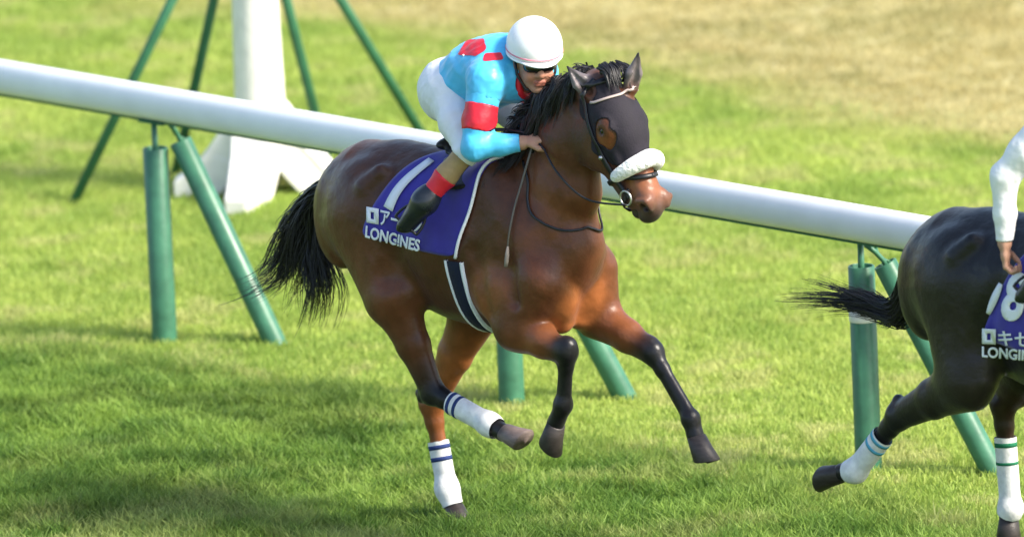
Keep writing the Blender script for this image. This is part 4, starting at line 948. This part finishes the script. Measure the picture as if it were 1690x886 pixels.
# ------------------------------------------------------------------ the dark horse ahead, cut by the right edge of the photo, and its rider
O2=ground(755+970,872+135)-ground(755,872); ORG[0]=O2
H2=empty('horse',tuple(O2),-HEAD); tag(H2,'dark brown racehorse with number 8 cloth and tail streaming straight out behind','horse','racehorses')
K2={k:(v if k in ('hd','neck','crest') or k.startswith('hf') or k.startswith('earf') else v) for k,v in K.items()}
K2['hR']=[np.array([-.60,-.14,1.36]),P(1598,628,.20),P(1482,688,.15),P(1412,776,.14),P(1390,779,.14),P(1354,778,.14)]
K2['hL']=[np.array([-.60,.14,1.36]),P(1700,610,-.17),P(1655,668,-.15),P(1668,838,-.14),P(1664,852,-.14),P(1658,884,-.14)]
K2['hffR']=np.array([1,0,.2]); K2['hfhR']=np.array([-.3,0,-.9]); K2['hfhL']=np.array([1.,0,-.1])
K2['tail']=[np.array([-.93,0,1.40]),np.array([-1.02,0,1.33])]
B2,body2,hp2,e12,ly2=(lambda r:(r[0],r[1],r[2],r[3],r[5]))(horse(H2,K2,(.014,.009,.008),(.034,.015,.010),(.009,.007,.008),.008))
hooves(H2,K2)
face_kit(H2,B2,K2,hp2,e12,ly2,False,False)
dz=K2['tail'][0]
tg=[[dz,dz+np.array([-.06,0,.0]),P(1478,498,0),P(1430,488,0),P(1380,476,.03),P(1335,458,.05)],
    [dz,dz+np.array([-.06,0,-.03]),P(1480,505,0),P(1430,496,0),P(1360,488,.0),P(1280,482,.03)],
    [dz,dz+np.array([-.05,0,-.06]),P(1482,515,0),P(1430,503,0),P(1370,497,.0),P(1290,500,.0)],
    [dz,dz+np.array([-.04,0,-.09]),P(1484,528,0),P(1440,517,0),P(1390,508,.0),P(1330,520,.0)]]
strands('tail',H2,tg,800,.0042,.0006,(.020,.013),M['hair'],19,wave=.030,steps=20,lmin=.35)
strands('mane',H2,[[np.array(c) for c in g] for g in gr],300,.0085,.0012,(.016,.022),M['hair'],13,wave=.018,lmin=.4)
cl2,X2=saddle_cloth(H2,B2,(.16,.06),(-.10,-.42),1.13,1.14)
text_px('8',.04,(1648,527),(1684,533),(1666,446),cl2,B2,cuts=.12,name='number')
fold_hl=[]  # slanted bar beside the 8: highlight of a cloth fold, painted on in white
for i in range(9):
    t=i/8; x=1652+(1630-1652)*t; y=468+(518-468)*t; w_=3+3*math.sin(t*3.1); fold_hl+= [(x-w_,y-2),(x+w_,y+2)]
cast_px(fold_hl,[(2*i,2*i+1,2*i+3,2*i+2) for i in range(8)],'number',M['cloth_white'],cl2,B2)
frame_px((1621,567),22,25,.06,cl2,B2)
text_px('キセキ',.02,(1647,569),(1728,576),(1647,545),cl2,B2,cuts=.3)
text_px('LONGINES',.030,(1621,589),(1722,598),(1621,571),cl2,B2)
girth(H2,B2,-.015,.105); saddle(H2,B2)
wrap(H2,K2,'hR',.34,1,.6,[(.40,.016),(.52,.016)],mat('blue_band',(.10,.35,.50),.8,.15,noise=.1)); wrap(H2,K2,'hL',.30,1,.9,[(.38,.018),(.56,.012)],M['green_band'])
J2={k:(np.array(v)+np.array([.12,0,.02]) if k in('knR','knL','anR','anL','toR','toL') else v) for k,v in J.items()}
sh_=lambda x,y,r:P(x,y,r)
J2.update(pelvis=P(1772,292,0),chest=P(1800,170,0),neck=P(1818,140,0),head=P(1834,92,0),face=(.95,.05,-.1),headup=(.12,0,1),
 shR=P(1748,182,.18),elR=P(1658,292,.30),wrR=P(1658,402,.31),hnR=P(1661,440,.31),palmR=(.8,.6,.1),
 shL=P(1850,175,-.18),elL=P(1880,270,-.20),wrL=P(1930,300,-.10),hnL=P(1955,295,-.07),palmL=(.1,-.5,-.8),hpR=P(1768,312,.10),backn=np.array([-.7,0,.7]))
J2['hpL']=mirror(J2['hpR'])
rider(tuple(O2),J2,dict(shirt='white_silk',band='white_silk',collar='white_silk',breeches='breeches'),'rider in long white sleeves, one bare hand hanging beside the dark horse\'s rump','riders')
